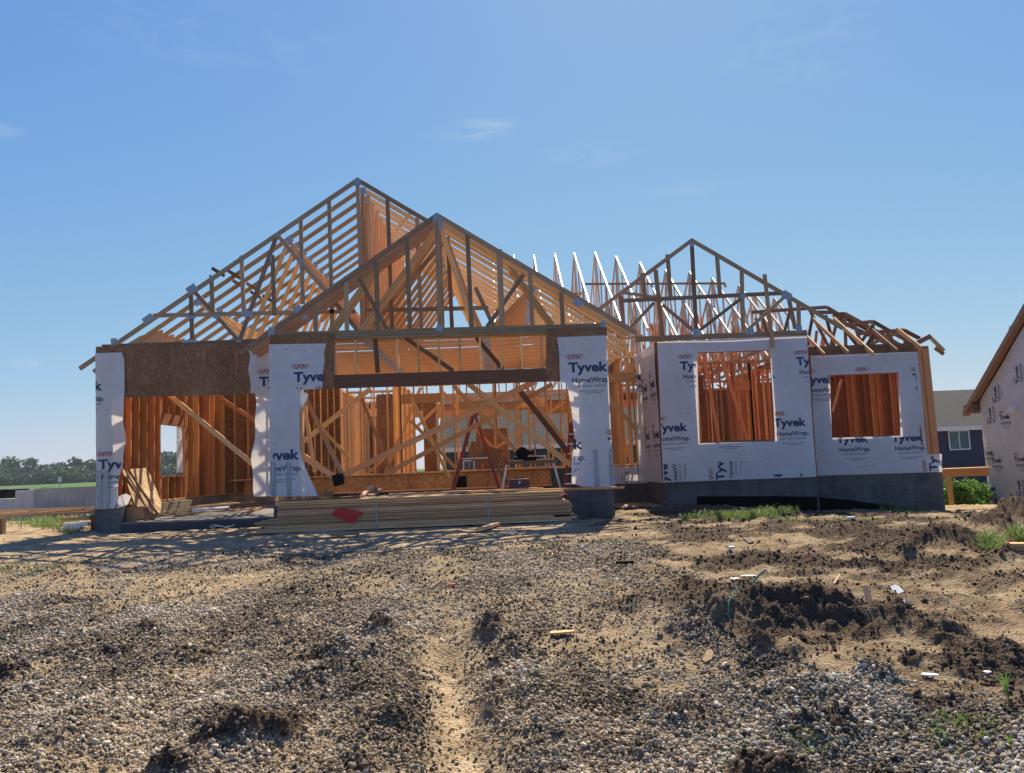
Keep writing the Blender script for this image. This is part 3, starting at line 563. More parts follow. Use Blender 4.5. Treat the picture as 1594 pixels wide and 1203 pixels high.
hb = MB(); hb.beam((XP, YP+.07, 4.37), (XR, YP+.07, 4.30), .04, .14); hb.beam((XP, YP+.07, 4.325), (XR, YP+.07, 4.255), .038, .13)
part(hb, 'top_plate', GREYW)
hb = MB()
for x0, x1 in ((XP+.01, -4.05), (1.56, XR-.01)):
    for k in range(4): hb.box(x0+k*(x1-x0-.04)/3, x0+k*(x1-x0-.04)/3+.038, YP+.005, YP+.14, 1.06, 4.22)
part(hb, 'corner_post', LUM)
hb = MB()
for k, pxx in enumerate((521.5, 554, 619, 651, 683, 715.5, 747, 779, 811, 842)):
    a = U(pxx, 530-(pxx-521)*.021, YP+.08); z0 = zA+.285+(zB-zA)*(pxx-521)/330; hb.beam((a[0], YP+.07, z0), (a[0]-.005, YP+.07, a[2]), .038, .09)
part(hb, 'cripple_stud', LUM)
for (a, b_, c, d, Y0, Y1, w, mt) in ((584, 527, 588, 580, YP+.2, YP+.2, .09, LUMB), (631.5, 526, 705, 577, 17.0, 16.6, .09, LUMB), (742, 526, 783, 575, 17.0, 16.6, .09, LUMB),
    (264, 615, 398, 726, 17.5, 17.5, .105, LUM), (341, 619, 400, 657, 22., 22., .12, LUMD), (532, 741, 832, 594, 18.3, 17.3, .13, LUM), (600, 738, 860, 598, 19.6, 18.2, .11, LUM),
    (729, 597, 889, 724, 17.6, 17.2, .12, LUM), (806, 604, 884, 704, 18.2, 17.6, .12, LUMB), (705, 600, 808, 706, 22.5, 22.5, .12, LUM), (477, 622, 532, 736, 16.9, 16.7, .09, LUM),
    (470, 689, 577, 605, 20., 20., .12, LUM), (469, 708, 520, 742, 17.6, 17.1, .13, LUM), (500, 665, 545, 715, 24.3, 24.3, .10, LUM), (640, 655, 720, 740, 24.2, 24.2, .10, LUM), (760, 705, 880, 625, 24.2, 24.2, .08, LUM),
    (946, 617, 990, 668, 20.5, 20.5, .10, LUM), (1120, 545, 1165, 690, 22.6, 22.6, .10, LUMD), (1095, 550, 1120, 690, 22.3, 22.3, .09, LUMD), (1310, 590, 1296, 640, 21.5, 21.5, .06, LUM),
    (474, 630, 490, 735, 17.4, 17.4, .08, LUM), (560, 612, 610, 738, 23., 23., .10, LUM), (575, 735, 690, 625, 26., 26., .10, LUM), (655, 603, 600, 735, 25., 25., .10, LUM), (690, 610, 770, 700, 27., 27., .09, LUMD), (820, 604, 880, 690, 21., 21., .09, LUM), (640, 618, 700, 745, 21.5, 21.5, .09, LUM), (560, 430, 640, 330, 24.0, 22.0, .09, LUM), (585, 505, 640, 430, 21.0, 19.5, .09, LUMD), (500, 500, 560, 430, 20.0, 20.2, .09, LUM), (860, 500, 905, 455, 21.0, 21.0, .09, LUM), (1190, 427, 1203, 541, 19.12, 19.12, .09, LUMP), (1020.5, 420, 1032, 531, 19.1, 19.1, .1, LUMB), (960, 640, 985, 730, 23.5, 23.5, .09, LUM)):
    q = MB(); q.beam(U(a, b_, Y0), U(c, d, Y1), w, .038); part(q, 'brace', mt)
# bump-out front wall (Y=19.2) and right wing wall (Y=20)
def framed_front(name, Y, x0, x1, zb, zt, hx0, hx1, hz0, hz1):
    q = MB()
    for (a, b_, z, zz) in ((x0, hx0, zb, zt), (hx1, x1, zb, zt), (hx0, hx1, zb, hz0), (hx0, hx1, hz1, zt)): q.box(a, b_, Y, Y+.011, z, zz)
    part(q, 'wall_sheathing', OSB)
    q = MB(); q.box(x0, x1, Y+.013, Y+.15, zt-.08, zt-.002); q.box(x0, x1, Y+.013, Y+.15, zb, zb+.04); q.box(hx0-.04, hx1+.04, Y+.013, Y+.148, hz1, hz1+.25); q.box(hx0-.04, hx1+.04, Y+.013, Y+.148, hz0-.04, hz0)
    a = x0+.02
    while a < x1:
        if a < hx0-.05 or a > hx1+.05: q.box(a-.019, a+.019, Y+.013, Y+.15, zb+.042, zt-.082)
        else: q.box(a-.019, a+.019, Y+.013, Y+.15, zb+.042, hz0-.042)
        a += .406
    for e in (hx0-.02, hx1+.02): q.box(e-.019, e+.019, Y+.014, Y+.151, zb+.042, hz1)
    part(q, name, LUMD)
b0, b1 = U(1087, 688, 19.2), U(1203, 546, 19.2); framed_front('front_wall', 19.2, 3.74, 7.42, 1.04, PL, b0[0], b1[0]-.02, b0[2], U(1140, 547, 19.2)[2])
c0, c1 = U(1295, 681, 20.), U(1400, 580, 20.); framed_front('front_wall', 20., 7.42, 10.35, 1.0, 4.06, c0[0], c1[0]-.03, c0[2], c1[2])
q = MB(); q.box(3.74, 3.752, 19.215, 21.4, 1.04, PL); q.box(7.40, 7.412, 19.215, 20., 1.04, PL); part(q, 'wall_sheathing', OSB)
q = MB()
for k in range(6): q.box(3.755, 3.88, 19.25+k*.406, 19.288+k*.406, 1.05, PL-.09)
q.box(3.755, 3.89, 19.22, 21.4, PL-.08, PL-.003); part(q, 'side_wall', LUMD)
# far right corner posts
q = MB()
for k, (dx, w_, tn) in enumerate(((0, .05, .1), (.055, .10, .15), (.165, .04, .75), (.21, .05, .6), (.27, .17, .62))):
    a = U(1430+(dx/.44)*33, 541, 20.03); b_ = U(1432+(dx/.44)*32, 709, 20.03)
    q.beam((10.36+dx+w_/2, 20.03+.02*(k % 2), 1.42), (10.33+dx+w_/2, 20.03+.02*(k % 2), 4.1), w_, .13, tint=tn)
part(q, 'corner_post', LUMD)
# entry wall (Y=21.4)
q = MB(); q.box(XR+.05, 2.98, 21.4, 21.412, 3.95, PL); part(q, 'wall_sheathing', OSB)
q = MB(); q.box(XR+.05, 3.74, 21.414, 21.55, 3.70, 3.95); q.box(XR+.05, 3.74, 21.414, 21.55, PL-.08, PL-.002); q.box(XR+.05, 3.74, 21.414, 21.55, 1.44, 1.48)
for a in (XR+.06, XR+.12, XR+.3, 3.32, 3.38, 3.5, 3.65): q.box(a, a+.038, 21.415, 21.552, 1.48, 3.70 if a < 3.3 else PL-.09)
part(q, 'entry_wall', LUM)
q = MB(); q.box(2.42, 2.85, 23.0, 23.012, 1.45, 4.1); part(q, 'shear_panel', OSB)
# ---- roof trusses in XZ planes
def truss(members, Y, plates=(), mt=None, split=False, name='roof_truss', t=.038):
    """members: ((x0,z0,x1,z1,w),kind)"""
    mt = mt or LUM; ch = MB(); objs = []; wb = []; jn = 0
    for (x0, z0, x1, z1, w), kd in members:
        tgt = ch
        if kd == 'w' and split: tgt = MB(); wb.append(tgt)
        jn += 1; dy = -.0012*(jn % 3) if kd == 'c' else .002+.0013*(jn*7 % 11)
        tgt.beam((x0, Y+dy, z0), (x1, Y+dy, z1), w, t if kd == 'c' else t-.004)
    o = part(ch, name, mt)
    for q in wb: sub(q, 'web', mt, o)
    pls = MB() if not split else None
    for (x, z, w, h, ang) in plates:
        q = pls or MB(); ca, sa = math.cos(ang), math.sin(ang); u = Vector((ca, 0, sa))
        q.beam(Vector((x, Y-.023, z))-u*w/2, Vector((x, Y-.023, z))+u*w/2, h, .006)
        for r_ in range(-2, 3): q.beam(Vector((x, Y-.027, z))+u*(r_*w/6)-Vector((-sa, 0, ca))*h*.42, Vector((x, Y-.027, z))+u*(r_*w/6)+Vector((-sa, 0, ca))*h*.42, w*.03, .002, mi=1)
        if not pls: sub(q, 'connector_plate', [GALV, GALVD], o)
    if pls and pls.v: sub(pls, 'connector_plate', [GALV, GALVD], o, kind='stuff')
    return o
def copies(o, n, d, x=0.):
    for i in range(1, n+1):
        c = o.copy(); COL.objects.link(c); c.location = o.location+Vector((x*i+random.uniform(-.012, .012), d*i+random.uniform(-.02, .02), random.uniform(-.006, .006)))
        for ch in list(o.children): k = ch.copy(); COL.objects.link(k); k.parent = c
def w2(p, q, Y, w): a = U(*p, Y); b_ = U(*q, Y); return (a[0], a[2], b_[0], b_[2], w)
def pl(p, w, h, Y, ang=0): a = U(*p, Y); return (a[0], a[2], w, h, ang)
# big gable front truss
A0 = math.radians(33.2); Y = YG+.03
AP = U(556.5, 277, Y); s = .655
def tz(x): return AP[2]-abs(x-AP[0])*s-.045
mem = [((AP[0]+.03, AP[2]-.045+.02, -9.02, tz(-9.02), .092), 'c'), ((AP[0]-.03, AP[2]-.045+.02, 2.45, tz(2.45), .092), 'c'), ((-8.55, 4.47, 2.1, 4.47, .089), 'c')]
for pxt, pyt, pxb, pyb in ((297, 455, 299, 531), (329, 432, 331, 486), (375.5, 398, 379.5, 492), (424, 397, 427, 491), (468, 340, 471.5, 473), (512, 308, 517.5, 524), (556.5, 285, 565, 524), (603, 309, 611, 522), (649, 339, 656, 520), (697, 368, 704, 518)):
    mem.append((w2((pxt, pyt), (pxb, pyb), Y, .085), 'w'))
for p, q in (((299, 450), (372.5, 531)), ((372.5, 531), (431, 365)), ((431, 365), (510, 457)), ((510, 457), (562, 521)), ((562, 521), (695, 372)), ((695, 372), (750, 521)), ((238, 491), (553, 484)), ((570, 483), (760, 479))): mem.append((w2(p, q, Y, .088), 'w'))
pls = [pl((299, 450), .22, .17, Y, .58), pl((231, 496), .24, .14, Y, .6), (-7.0, 0, 0, 0, 0)][:2]+[pl((298, 494), .2, .07, Y), pl((338, 493), .17, .07, Y), pl((386, 489), .22, .13, Y), pl((296, 531), .3, .06, Y), pl((372, 531), .12, .05, Y), pl((556.5, 284), .14, .16, Y), pl((431.5, 366), .1, .1, Y, .5), pl((328, 432), .05, .12, Y), pl((376, 402), .05, .12, Y), pl((469, 410), .07, .2, Y), pl((422, 403), .05, .15, Y), pl((178, 531), .13, .12, Y)]
truss(mem, Y, pls, mt=GREYW, split=True)
# common garage trusses behind
def common(Y):
    m_ = [((AP[0]+.03, AP[2]-.025, -9.02, tz(-9.02), .089), 'c'), ((AP[0]-.03, AP[2]-.025, 2.85, tz(2.85), .089), 'c'), ((-8.6, 4.475, 2.3, 4.475, .08), 'c')]
    L_, R_ = -8.6, 2.62
    def P(f, top): x = AP[0]+(L_-AP[0])*f if f > 0 else AP[0]+(R_-AP[0])*-f; return (x, tz(x)-.03 if top else 4.5)
    seq = [(.66, 1), (.47, 0), (.30, 1), (.0, 0), (-.30, 1), (-.47, 0), (-.66, 1)]
    for (f0, t0), (f1, t1) in zip(seq, seq[1:]): a, b_ = P(f0, t0), P(f1, t1); m_.append(((a[0], a[1], b_[0], b_[1], .089), 'w'))
    m_.append(((AP[0]-.01, 4.52, AP[0], AP[2]-.06, .089), 'w')); m_.append(((AP[0]+.14, 4.52, AP[0]+.14, AP[2]-.16, .089), 'w'))
    pp = [(*P(f, tp), .2, .16, .58 if f > 0 else -.58) for f, tp in ((.66, 1), (.30, 1), (-.30, 1), (-.66, 1))]+[(*P(f, 0), .24, .12, 0) for f in (.47, 0., -.47)]+[(AP[0], AP[2]-.1, .17, .17, 0), (-8.2, 4.55, .5, .14, .0), (2.0, 4.55, .5, .14, 0)]
    return m_, pp
Yc = YG+.03+.58; m_, pp = common(Yc); o1 = truss(m_, Yc, pp); copies(o1, 10, .60)
# gusset board on left heel of each common truss (lit sheathing strip)
q = MB(); q.prism([(-8.6, Yc, 4.44), (-7.5, Yc, 4.44), (-7.5, Yc, 4.9), (-8.0, Yc, 4.78), (-8.6, Yc, 4.44)][:4], (0, .02, 0)); gs = part(q, 'heel_gusset', LUMP); 
for i in range(1, 5):
    c = gs.copy(); COL.objects.link(c); c.location = gs.location+Vector((0, .6*i, 0))
# small gable
Y = YP+.05; A2 = U(680, 331.5, Y)
s2l, s2r = .668, .655
def t2(x): return A2[2]-.05-(A2[0]-x)*s2l if x < A2[0] else A2[2]-.05-(x-A2[0])*s2r
mem = [((A2[0]+.03, A2[2]-.03, -5.32, t2(-5.32), .095), 'c'), ((A2[0]-.03, A2[2]-.03, 2.78, t2(2.78), .095), 'c'), ((XP, 4.44, XR, 4.37, .089), 'c')]
for a in ((491, 463, 491.5, 516), (538.5, 430, 540, 514), (585.5, 397, 588, 513), (633.5, 365, 638, 512), (680, 338, 684.5, 511), (727.5, 365, 734, 510), (777, 388, 781.5, 509), (825, 423, 829, 508), (873.5, 455, 876.5, 507)):
    mem.append((w2(a[:2], a[2:], Y, .09 if a[0] != 777 else .12), 'w'))
for a in ((559, 433, 602, 512), (740, 447, 769, 509), (815, 427, 758, 509)): mem.append((w2(a[:2], a[2:], Y+.0, .085), 'w'))
pls = [pl((423, 517), .12, .22, Y), pl((463, 481), .17, .12, Y, .6), pl((684.5, 511), .14, .12, Y), pl((680, 339), .16, .14, Y), pl((900, 472), .2, .14, Y, -.6), pl((939, 507), .11, .2, Y), pl((475, 494), .12, .07, Y, .6)]
truss(mem, Y, pls, mt=GREYW, split=True)
# second small-gable truss with fan webs and doubled chords
Y2 = YP+.45
def sm2(Y, dz=.0):
    m_ = [((A2[0]+.03, A2[2]-.03-dz, -5.2, t2(-5.2)-dz, .14), 'c'), ((A2[0]-.03, A2[2]-.03-dz, 2.7, t2(2.7)-dz, .14), 'c'), ((XP, 4.44, XR, 4.38, .12), 'c')]
    for x0, z0, x1, z1 in ((A2[0]-.05, A2[2]-.2, -2.95, 4.5), (A2[0]+.08, A2[2]-.3, -.55, 4.5), (-2.5, t2(-2.5), -3.6, 4.5), (.2, t2(.2), 1.1, 4.5), (A2[0], A2[2]-.15, A2[0], 4.5)): m_.append(((x0, z0-dz, x1, z1, .089), 'w'))
    return m_
o2 = truss(sm2(Y2), Y2, [(A2[0], A2[2]-.12, .2, .16, 0)]); copies(o2, 1, .38)
# lookout blocks along big roof left slope
for k, (a, b_) in enumerate(((334, 420), (359, 424), (366, 439), (387, 443), (393, 456), (412, 462))):
    q = MB(); p = U(a, b_, 17.3+k*.45); q.beam(p, p+Vector((.16, .0, -.1)), .07, .35); part(q, 'blocking', LUMB)
# bump-out gable
Y = 19.17; A3 = U(1076.5, 371, Y)
sl3, sr3 = .69, .655
def t3(x): return A3[2]-.05-(A3[0]-x)*sl3 if x < A3[0] else A3[2]-.05-(x-A3[0])*sr3
mem = [((A3[0]+.03, A3[2]-.03, 2.25, t3(2.25), .095), 'c'), ((A3[0]-.03, A3[2]-.03, 8.3, t3(8.3), .095), 'c'), ((3.25, 4.50, 7.42, 4.50, .13), 'c'), (w2((968, 468), (1222, 456), Y, .095), 'c')]
for a in ((1039, 396, 1044, 462), (1077, 377, 1084, 517), (1116, 396, 1121, 459), (1154.5, 421, 1157, 516), (1000, 425, 1005, 465), (966, 460, 972, 520), (1228, 465, 1238, 512), (1243, 470, 1244, 512)):
    mem.append((w2(a[:2], a[2:], Y, .095), 'w'))
for a in ((1018, 471, 979, 513), (1031, 474, 1079, 514), (1153, 465, 1089, 514), (1220, 463, 1164, 513), (970, 455, 1022, 463)): mem.append((w2(a[:2], a[2:], Y, .08), 'w'))
pls = [pl((1084, 518), .19, .19, Y), pl((1167, 516), .19, .17, Y), pl((1243, 512), .15, .16, Y), pl((1224, 460), .22, .19, Y, -.58), pl((1156, 461), .12, .12, Y), pl((1076.5, 381), .1, .12, Y)]
truss(mem, Y, pls, mt=GREYW, split=True)
m_ = [((A3[0], A3[2]-.05, 3.0, t3(3.0), .089), 'c'), ((A3[0], A3[2]-.05, 7.7, t3(7.7), .089), 'c'), ((3.75, 4.48, 7.42, 4.48, .089), 'c'), ((4.0, 4.5, 4.7, 5.9, .089), 'w'), ((4.76, 5.9, 5.5, 4.5, .089), 'w'), ((6.2, 5.9, 5.5, 4.5, .089), 'w')]
# only low rear members are up behind the bump-out gable
m_ = [((3.75, 4.48, 7.42, 4.48, .089), 'c'), ((3.5, 4.9, 5.0, 5.8, .089), 'w'), ((6.9, 5.2, 5.6, 5.9, .089), 'w')]
# ---- main roof: trusses in YZ planes with pointed tops
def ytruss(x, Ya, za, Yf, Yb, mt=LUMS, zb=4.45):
    ch = MB(); sf = (za-zb)/(Ya-Yf) if Ya > Yf else .6
    sf = .667
    def z_(y): return za-abs(y-Ya)*sf
    yf = max(Yf, Ya-(za-4.2)/sf); yb = min(Yb, Ya+(za-zb)/sf)
    ch.beam((x, Ya+.03, za-.045), (x, yf, z_(yf)-.045), .09, .038, (1, 0, 0), tint=.5+random.random()*.4); ch.beam((x-.0012, Ya-.03, za-.045), (x-.0012, yb, z_(yb)-.045), .09, .038, (1, 0, 0))
    lo = max(yf, 21.8); ch.beam((x, lo, zb+.04), (x, yb, zb+.04), .09, .038, (1, 0, 0))
    for a, b_ in ((Ya, Ya), (Ya-.0, Ya-1.3), (Ya-2.2, Ya-1.3), (Ya-2.2, Ya-3.1), (Ya+2., Ya+1.2), (Ya, Ya+1.2), (Ya-1.1, Ya-1.1), (Ya-2.2, Ya-2.3), (Ya-3.3, Ya-3.3), (Ya-3.3, Ya-2.3), (Ya+1., Ya+1.), (Ya+2.4, Ya+2.4), (Ya+2.4, Ya+3.4)):
        if b_ > lo+.1 and a > lo: jn = 1+int((a*7+b_*3) % 5); ch.beam((x+.0015*jn, a, z_(a)-.08), (x+.0015*jn, b_, zb+.06), .085, .034, (1, 0, 0))
    o = part(ch, 'roof_truss', mt)
    q = MB()
    for y, z in ((Ya, za-.13), (Ya-2.2, z_(Ya-2.2)-.09)):
        if y > lo: q.beam((x-.022, y-.1, z), (x-.022, y+.1, z), .16, .004, (1, 0, 0))
    sub(q, 'connector_plate', GALV, o)
pk = [(768, 396), (799.7, 395), (831, 395), (863.5, 393), (893.5, 392), (926, 391), (958.5, 397), (996, 407), (1036, 418), (1073, 421), (1108.6, 431), (1150, 442), (1174, 455), (1205, 462)]
PKW = []
for k, (a, b_) in enumerate(pk):
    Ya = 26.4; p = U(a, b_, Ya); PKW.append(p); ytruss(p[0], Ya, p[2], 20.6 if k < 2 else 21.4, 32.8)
for (a, b_, c, d, Yq) in ((905, 442, 1128, 441, 24.6), (870, 458, 905, 457, 25.2), (1127, 441, 1130, 447, 24.6), (955, 530, 1000, 522, 22.0)):
    q = MB(); q.beam(U(a, b_, Yq), U(c, d, Yq), .05, .09); part(q, 'ridge_brace', LUMP)
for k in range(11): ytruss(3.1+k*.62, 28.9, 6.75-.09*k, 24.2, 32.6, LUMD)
# low framing seen under / behind those trusses
for k in range(26):
    x = 3.2+k*.29; q = MB(); yb_ = 24.6+random.uniform(-.5, 2.5); q.beam((x, yb_, 4.45), (x+random.uniform(-.25, .25), yb_+random.uniform(-.2, .2), 4.45+random.uniform(.7, 1.7)), .085, .038); part(q, 'web_brace', LUMD)
# ---- front hip of the right wing
def hip(Yh, pts, webs=()):
    ch = MB()
    for k, (p, q) in enumerate(zip(pts, pts[1:])): ch.beam(U(*p, Yh+.0012*(k % 2)), U(*q, Yh+.0012*(k % 2)), .10, .038)
    a = U(*pts[0], Yh); b_ = U(*pts[-1], Yh); ch.beam((7.6, Yh, 4.17), (10.8, Yh, 4.17), .09, .037)
    for k, (p, q) in enumerate(webs): ch.beam(U(*p, Yh+.004+.0013*k), U(*q, Yh+.004+.0013*k), .085, .034)
    return part(ch, 'hip_truss', LUMB)
hip(23.6, [(1170, 486), (1287, 478), (1310, 492), (1432, 556)], [((1185, 486), (1200, 545)), ((1230, 482), (1215, 540)), ((1260, 482), (1290, 540))])
hip(22.9, [(1262, 486), (1297, 486), (1314, 503), (1440, 563)], [((1265, 492), (1255, 545)), ((1285, 490), (1300, 545)), ((1297, 490), (1340, 545))])
hip(22.3, [(1300, 489.5), (1315, 488), (1346, 505), (1440, 560)], [((1305, 492), (1290, 550)), ((1315, 492), (1317, 548))])
hip(21.7, [(1316, 505), (1359, 500.5), (1388, 517), (1440, 545)], [((1330, 505), (1345, 548)), ((1359, 505), (1357, 545)), ((1359, 505), (1330, 548))])
hip(21.0, [(1336, 519), (1407, 514), (1432, 527)], [((1360, 519), (1345, 545)), ((1380, 517), (1400, 545)), ((1407, 517), (1411, 545)), ((1345, 540), (1400, 517))])
jk = [((1249, 509), (1283, 552)), ((1265, 490.5), (1320, 549)), ((1297, 487), (1359, 551)), ((1358, 512), (1396, 546)), ((1396, 513), (1433, 541))]
for k, (a, b_) in enumerate(jk):
    q = MB(); p0 = U(*b_, 19.55); yt = 19.55+1.0
    # true slope: find the far point on the same X
    p1 = UX(a[0], a[1], p0[0]+.0) if abs(a[0]-b_[0]) > 3 else U(*a, 21.5)
    yy = min(24.0, max(20.6, p1[1])); p1 = Vector((p0[0], yy, p0[2]+(yy-19.55)*.60)); q.beam(p0, p1, .10, .038, (1, 0, 0)); part(q, 'jack_rafter', LUM)
q = MB(); q.beam(U(1446, 523, 20.3), U(1469.5, 546, 20.3), .09, .04); part(q, 'rafter_tail', LUM); q = MB(); q.beam(U(1455, 541, 20.35), U(1469, 551, 20.35), .09, .04); part(q, 'rafter_tail', LUMB)
q = MB(); q.box(7.45, 10.4, 19.96, 19.995, 4.06, 4.26); q.beam((10.38, 19.98, 4.2), (10.85, 19.98, 4.42), .12, .05); q.beam((10.4, 20.4, 4.14), (10.84, 20.4, 4.14), .09, .6); part(q, 'fascia_board', LUMB)
# right rafter tails of the garage roof already come with the trusses; entry ceiling joists
for k in range(5):
    q = MB(); q.beam((2.2+k*.33, 21.5, 4.48), (2.35+k*.33, 24.4, 4.50), .12, .038, (1, 0, 0)); part(q, 'ceiling_joist', LUM)
#@@PART3
# ================================================================== HOUSE WRAP AND ITS PRINTING
def disp(x, z, amp=.009): return amp*(math.sin(x*2.3+z*1.1)+math.sin(z*3.1-x*1.7+1)-2)
def bm_obj(bm, name, mats, parent=None, **k):
    me = bpy.data.meshes.new(name); bm.to_mesh(me); bm.free()
    for q in mats: me.materials.append(q)
    o = bpy.data.objects.new(name, me); COL.objects.link(o)
    if parent:
        o.parent = parent
        if parent.parent is None: o.location = -Vector(parent.location)
    return tag(o, **k)
def wrap(polys, Y=None, X=None, flap=None, mt=WRAP, parent=None, step=.1):
    """polys in photo pixels on the real plane Y (or X); flap(x,z)->extra outward displacement"""
    bm = bmesh.new()
    for P in polys:
        pts = [U(a, b_, Y) if Y is not None else UX(a, b_, X) for a, b_ in P] if len(P[0]) == 2 else [Vector(p) for p in P]
        bm.faces.new([bm.verts.new(p) for p in pts])
    ax = 0 if Y is not None else 1; cs = [v.co[ax] for v in bm.verts]; zs = [v.co[2] for v in bm.verts]
    for i, lo, hi in ((ax, min(cs), max(cs)), (2, min(zs), max(zs))):
        n = Vector((0, 0, 0)); n[i] = 1; q = lo+step
        while q < hi-.01:
            c = Vector((0, 0, 0)); c[i] = q; bmesh.ops.bisect_plane(bm, geom=bm.verts[:]+bm.edges[:]+bm.faces[:], plane_co=c, plane_no=n); q += step
    bmesh.ops.triangulate(bm, faces=bm.faces[:])
    for v in bm.verts:
        u = v.co[ax]; d = disp(u, v.co.z)+(flap(u, v.co.z) if flap else 0)
        if Y is not None: v.co.y += d
        else: v.co.x += d
    for f in bm.faces: f.smooth = True
    bmesh.ops.remove_doubles(bm, verts=bm.verts[:], dist=.0005)
    return bm_obj(bm, 'house_wrap', [mt], parent or house)
TC = {}
def textverts(s, off=.0):
    if s in TC: return TC[s]
    c = bpy.data.curves.new('t', 'FONT'); c.body = s; c.size = 1; c.offset = off; c.resolution_u = 3
    o = bpy.data.objects.new('t', c); COL.objects.link(o); dg = bpy.context.evaluated_depsgraph_get(); dg.update()
    me = bpy.data.meshes.new_from_object(o.evaluated_get(dg)); V = np.array([v.co[:2] for v in me.vertices]); Fs = [tuple(p.vertices) for p in me.polygons]
    COL.objects.unlink(o); bpy.data.objects.remove(o); V = V-V.min(0) if s != 'HomeWrap.' else V-np.array([V[:, 0].min(), 0]); 
    TC[s] = (V, Fs); return TC[s]
CAPH = None
class Prints:
    """collects the flat printing of one piece of wrap"""
    def __init__(s): s.bm = bmesh.new()
    def add(s, V2, Fs, mi, fr):
        bm = bmesh.new(); vs = [bm.verts.new((a, b_, 0)) for a, b_ in V2]
        for f in Fs:
            try: q = bm.faces.new([vs[i] for i in f]); q.material_index = mi
            except ValueError: pass
        fr(bm); me = bpy.data.meshes.new('x'); bm.to_mesh(me); bm.free(); s.bm.from_mesh(me); bpy.data.meshes.remove(me)
def logo(pr, u0, z0, place, clip=None, rot=0, sc=1., parts='all'):
    """u0,z0: world in-plane position of the left end of the big word's baseline"""
    ca, sa = math.cos(rot), math.sin(rot)
    def fr(bm):
        for v in bm.verts: x, y = v.co.x*sc, v.co.y*sc; v.co = Vector((u0+x*ca-y*sa, z0+x*sa+y*ca, 0))
        if clip:
            a0, a1, b0, b1 = clip
            for co_, no in (((a0, 0, 0), (-1, 0, 0)), ((a1, 0, 0), (1, 0, 0)), ((0, b0, 0), (0, -1, 0)), ((0, b1, 0), (0, 1, 0))):
                bmesh.ops.bisect_plane(bm, geom=bm.verts[:]+bm.edges[:]+bm.faces[:], plane_co=co_, plane_no=no, clear_outer=True)
        for v in bm.verts: v.co = place(v.co.x, v.co.y)
    def word(w, x, y, W_, H_, mi, off, base=True):
        V, Fs = textverts(w, off); V = V.copy(); V[:, 0] *= W_/V[:, 0].max()
        if w == 'Tyvek': d = .19*1; k = H_/1.0; cap = V[:, 1].max(); V[:, 1] = (V[:, 1]-V[:, 1].max())*(H_/(TCAP)) + H_
        elif w == 'HomeWrap.': V[:, 1] = V[:, 1]*(H_/V[:, 1].max())-.0
        else: V[:, 1] = V[:, 1]*(H_/V[:, 1].max())
        pr.add(V+np.array([x, y]), Fs, mi, fr)
    word('Tyvek', 0, 0, .80, .205, 0, .035)
    word('HomeWrap.', .065, -.215, .775, .11, 0, .018)
    word('DUPONT', 0, .265, .29, .105, 1, .02)
    pr.add(np.array([(-.05, .318), (-.022, .34), (-.022, .296)]), [(0, 1, 2)], 1, fr); pr.add(np.array([(.345, .318), (.317, .34), (.317, .296)]), [(0, 2, 1)], 1, fr)
    rects = [(.13, -.30, .33, .014), (.49, -.30, .27, .014), (.13, -.275, .33, .008), (.49, -.275, .27, .008)]
    rn = random.Random(5); x = .2
    while x < .72: w = rn.uniform(.018, .06); rects.append((x, -.40, w, .018)); x += w+.012
    x = .33
    while x < .62: w = rn.uniform(.018, .05); rects.append((x, -.44, w, .018)); x += w+.012
    for (x, y, w, h) in rects: pr.add(np.array([(x, y), (x+w, y), (x+w, y+h), (x, y+h)]), [(0, 1, 2, 3)], 2, fr)
def cap_of():
    V, _ = textverts('T'); return V[:, 1].max()
V_, _ = textverts('T', .035); TCAP = V_[:, 1].max()
V_, _ = textverts('Tyvek', .035)
def printed(wr, Y=None, X=None, logos=(), flap=None, sgn=1, lift=.005):
    def place(u, z):
        d = disp(u, z)+(flap(u, z) if flap else 0)-lift*sgn
        return Vector((u, Y+d, z)) if Y is not None else Vector((X+d, u, z))
    for L in logos:
        pr = Prints(); logo(pr, place=place, **L)
        if pr.bm.verts: bm_obj(pr.bm, 'printed_lettering', [INKB, INKR, INKG], wr)
def LG(px, py, Y, clip=None, rot=0, sc=1.):
    p = U(px, py, Y); return dict(u0=p[0], z0=p[2], clip=clip, rot=rot, sc=sc)
BIG = 99
YA = YG-.03
# left pier
def flA(x, z): d = max(0, x+8.32)*max(0, min(1, (3.45-z)*3)); return .22*d*math.sin(z*3.1+1)+.10*d*math.sin(z*9+x*5)
wA = wrap([[(149, 550), (190, 548.5), (194, 559), (194.5, 600), (194, 690), (190, 715), (186, 745), (184, 780), (180, 791), (150.5, 792.5)]], YA, flap=flA)
cA = (-8.645, -8.06, 1.0, 5)
printed(wA, YA, flap=flA, logos=[LG(101, 610, YA, cA), LG(153.5, 730.5, YA, (-8.645, -8.12, 1.0, 5))])
# torn curl at the left pier foot
q = bmesh.new(); pts = [U(185, 772, YA-.05), U(196, 768, YA-.3), U(204, 772, YA-.32), U(199, 785, YA-.25), U(190, 789, YA-.1), U(181, 792, YA)]; q.faces.new([q.verts.new(p) for p in pts]); bmesh.ops.triangulate(q, faces=q.faces[:]); bm_obj(q, 'torn_wrap_flap', [WRAP], house)
# second piece left of the projecting bay
def flB(x, z): d = max(0, -4.93-x)*max(0, min(1, (3.45-z)*3)); return .25*d*math.sin(z*2.6)+.14*d*math.sin(z*8+1)
wB = wrap([[(388, 545), (421, 543.5), (421, 772), (396, 773), (395, 745), (394, 715), (396.5, 690), (397, 640), (397, 612), (389, 612.5), (391, 600), (387, 575), (390, 556)]], YA, flap=flB)
printed(wB, YA, flap=flB, logos=[LG(404, 601.5, YA, (-9, -4.66, 3.42, 5)), LG(353, 719, YA, (-5.0, -4.66, 0, 3.3))])
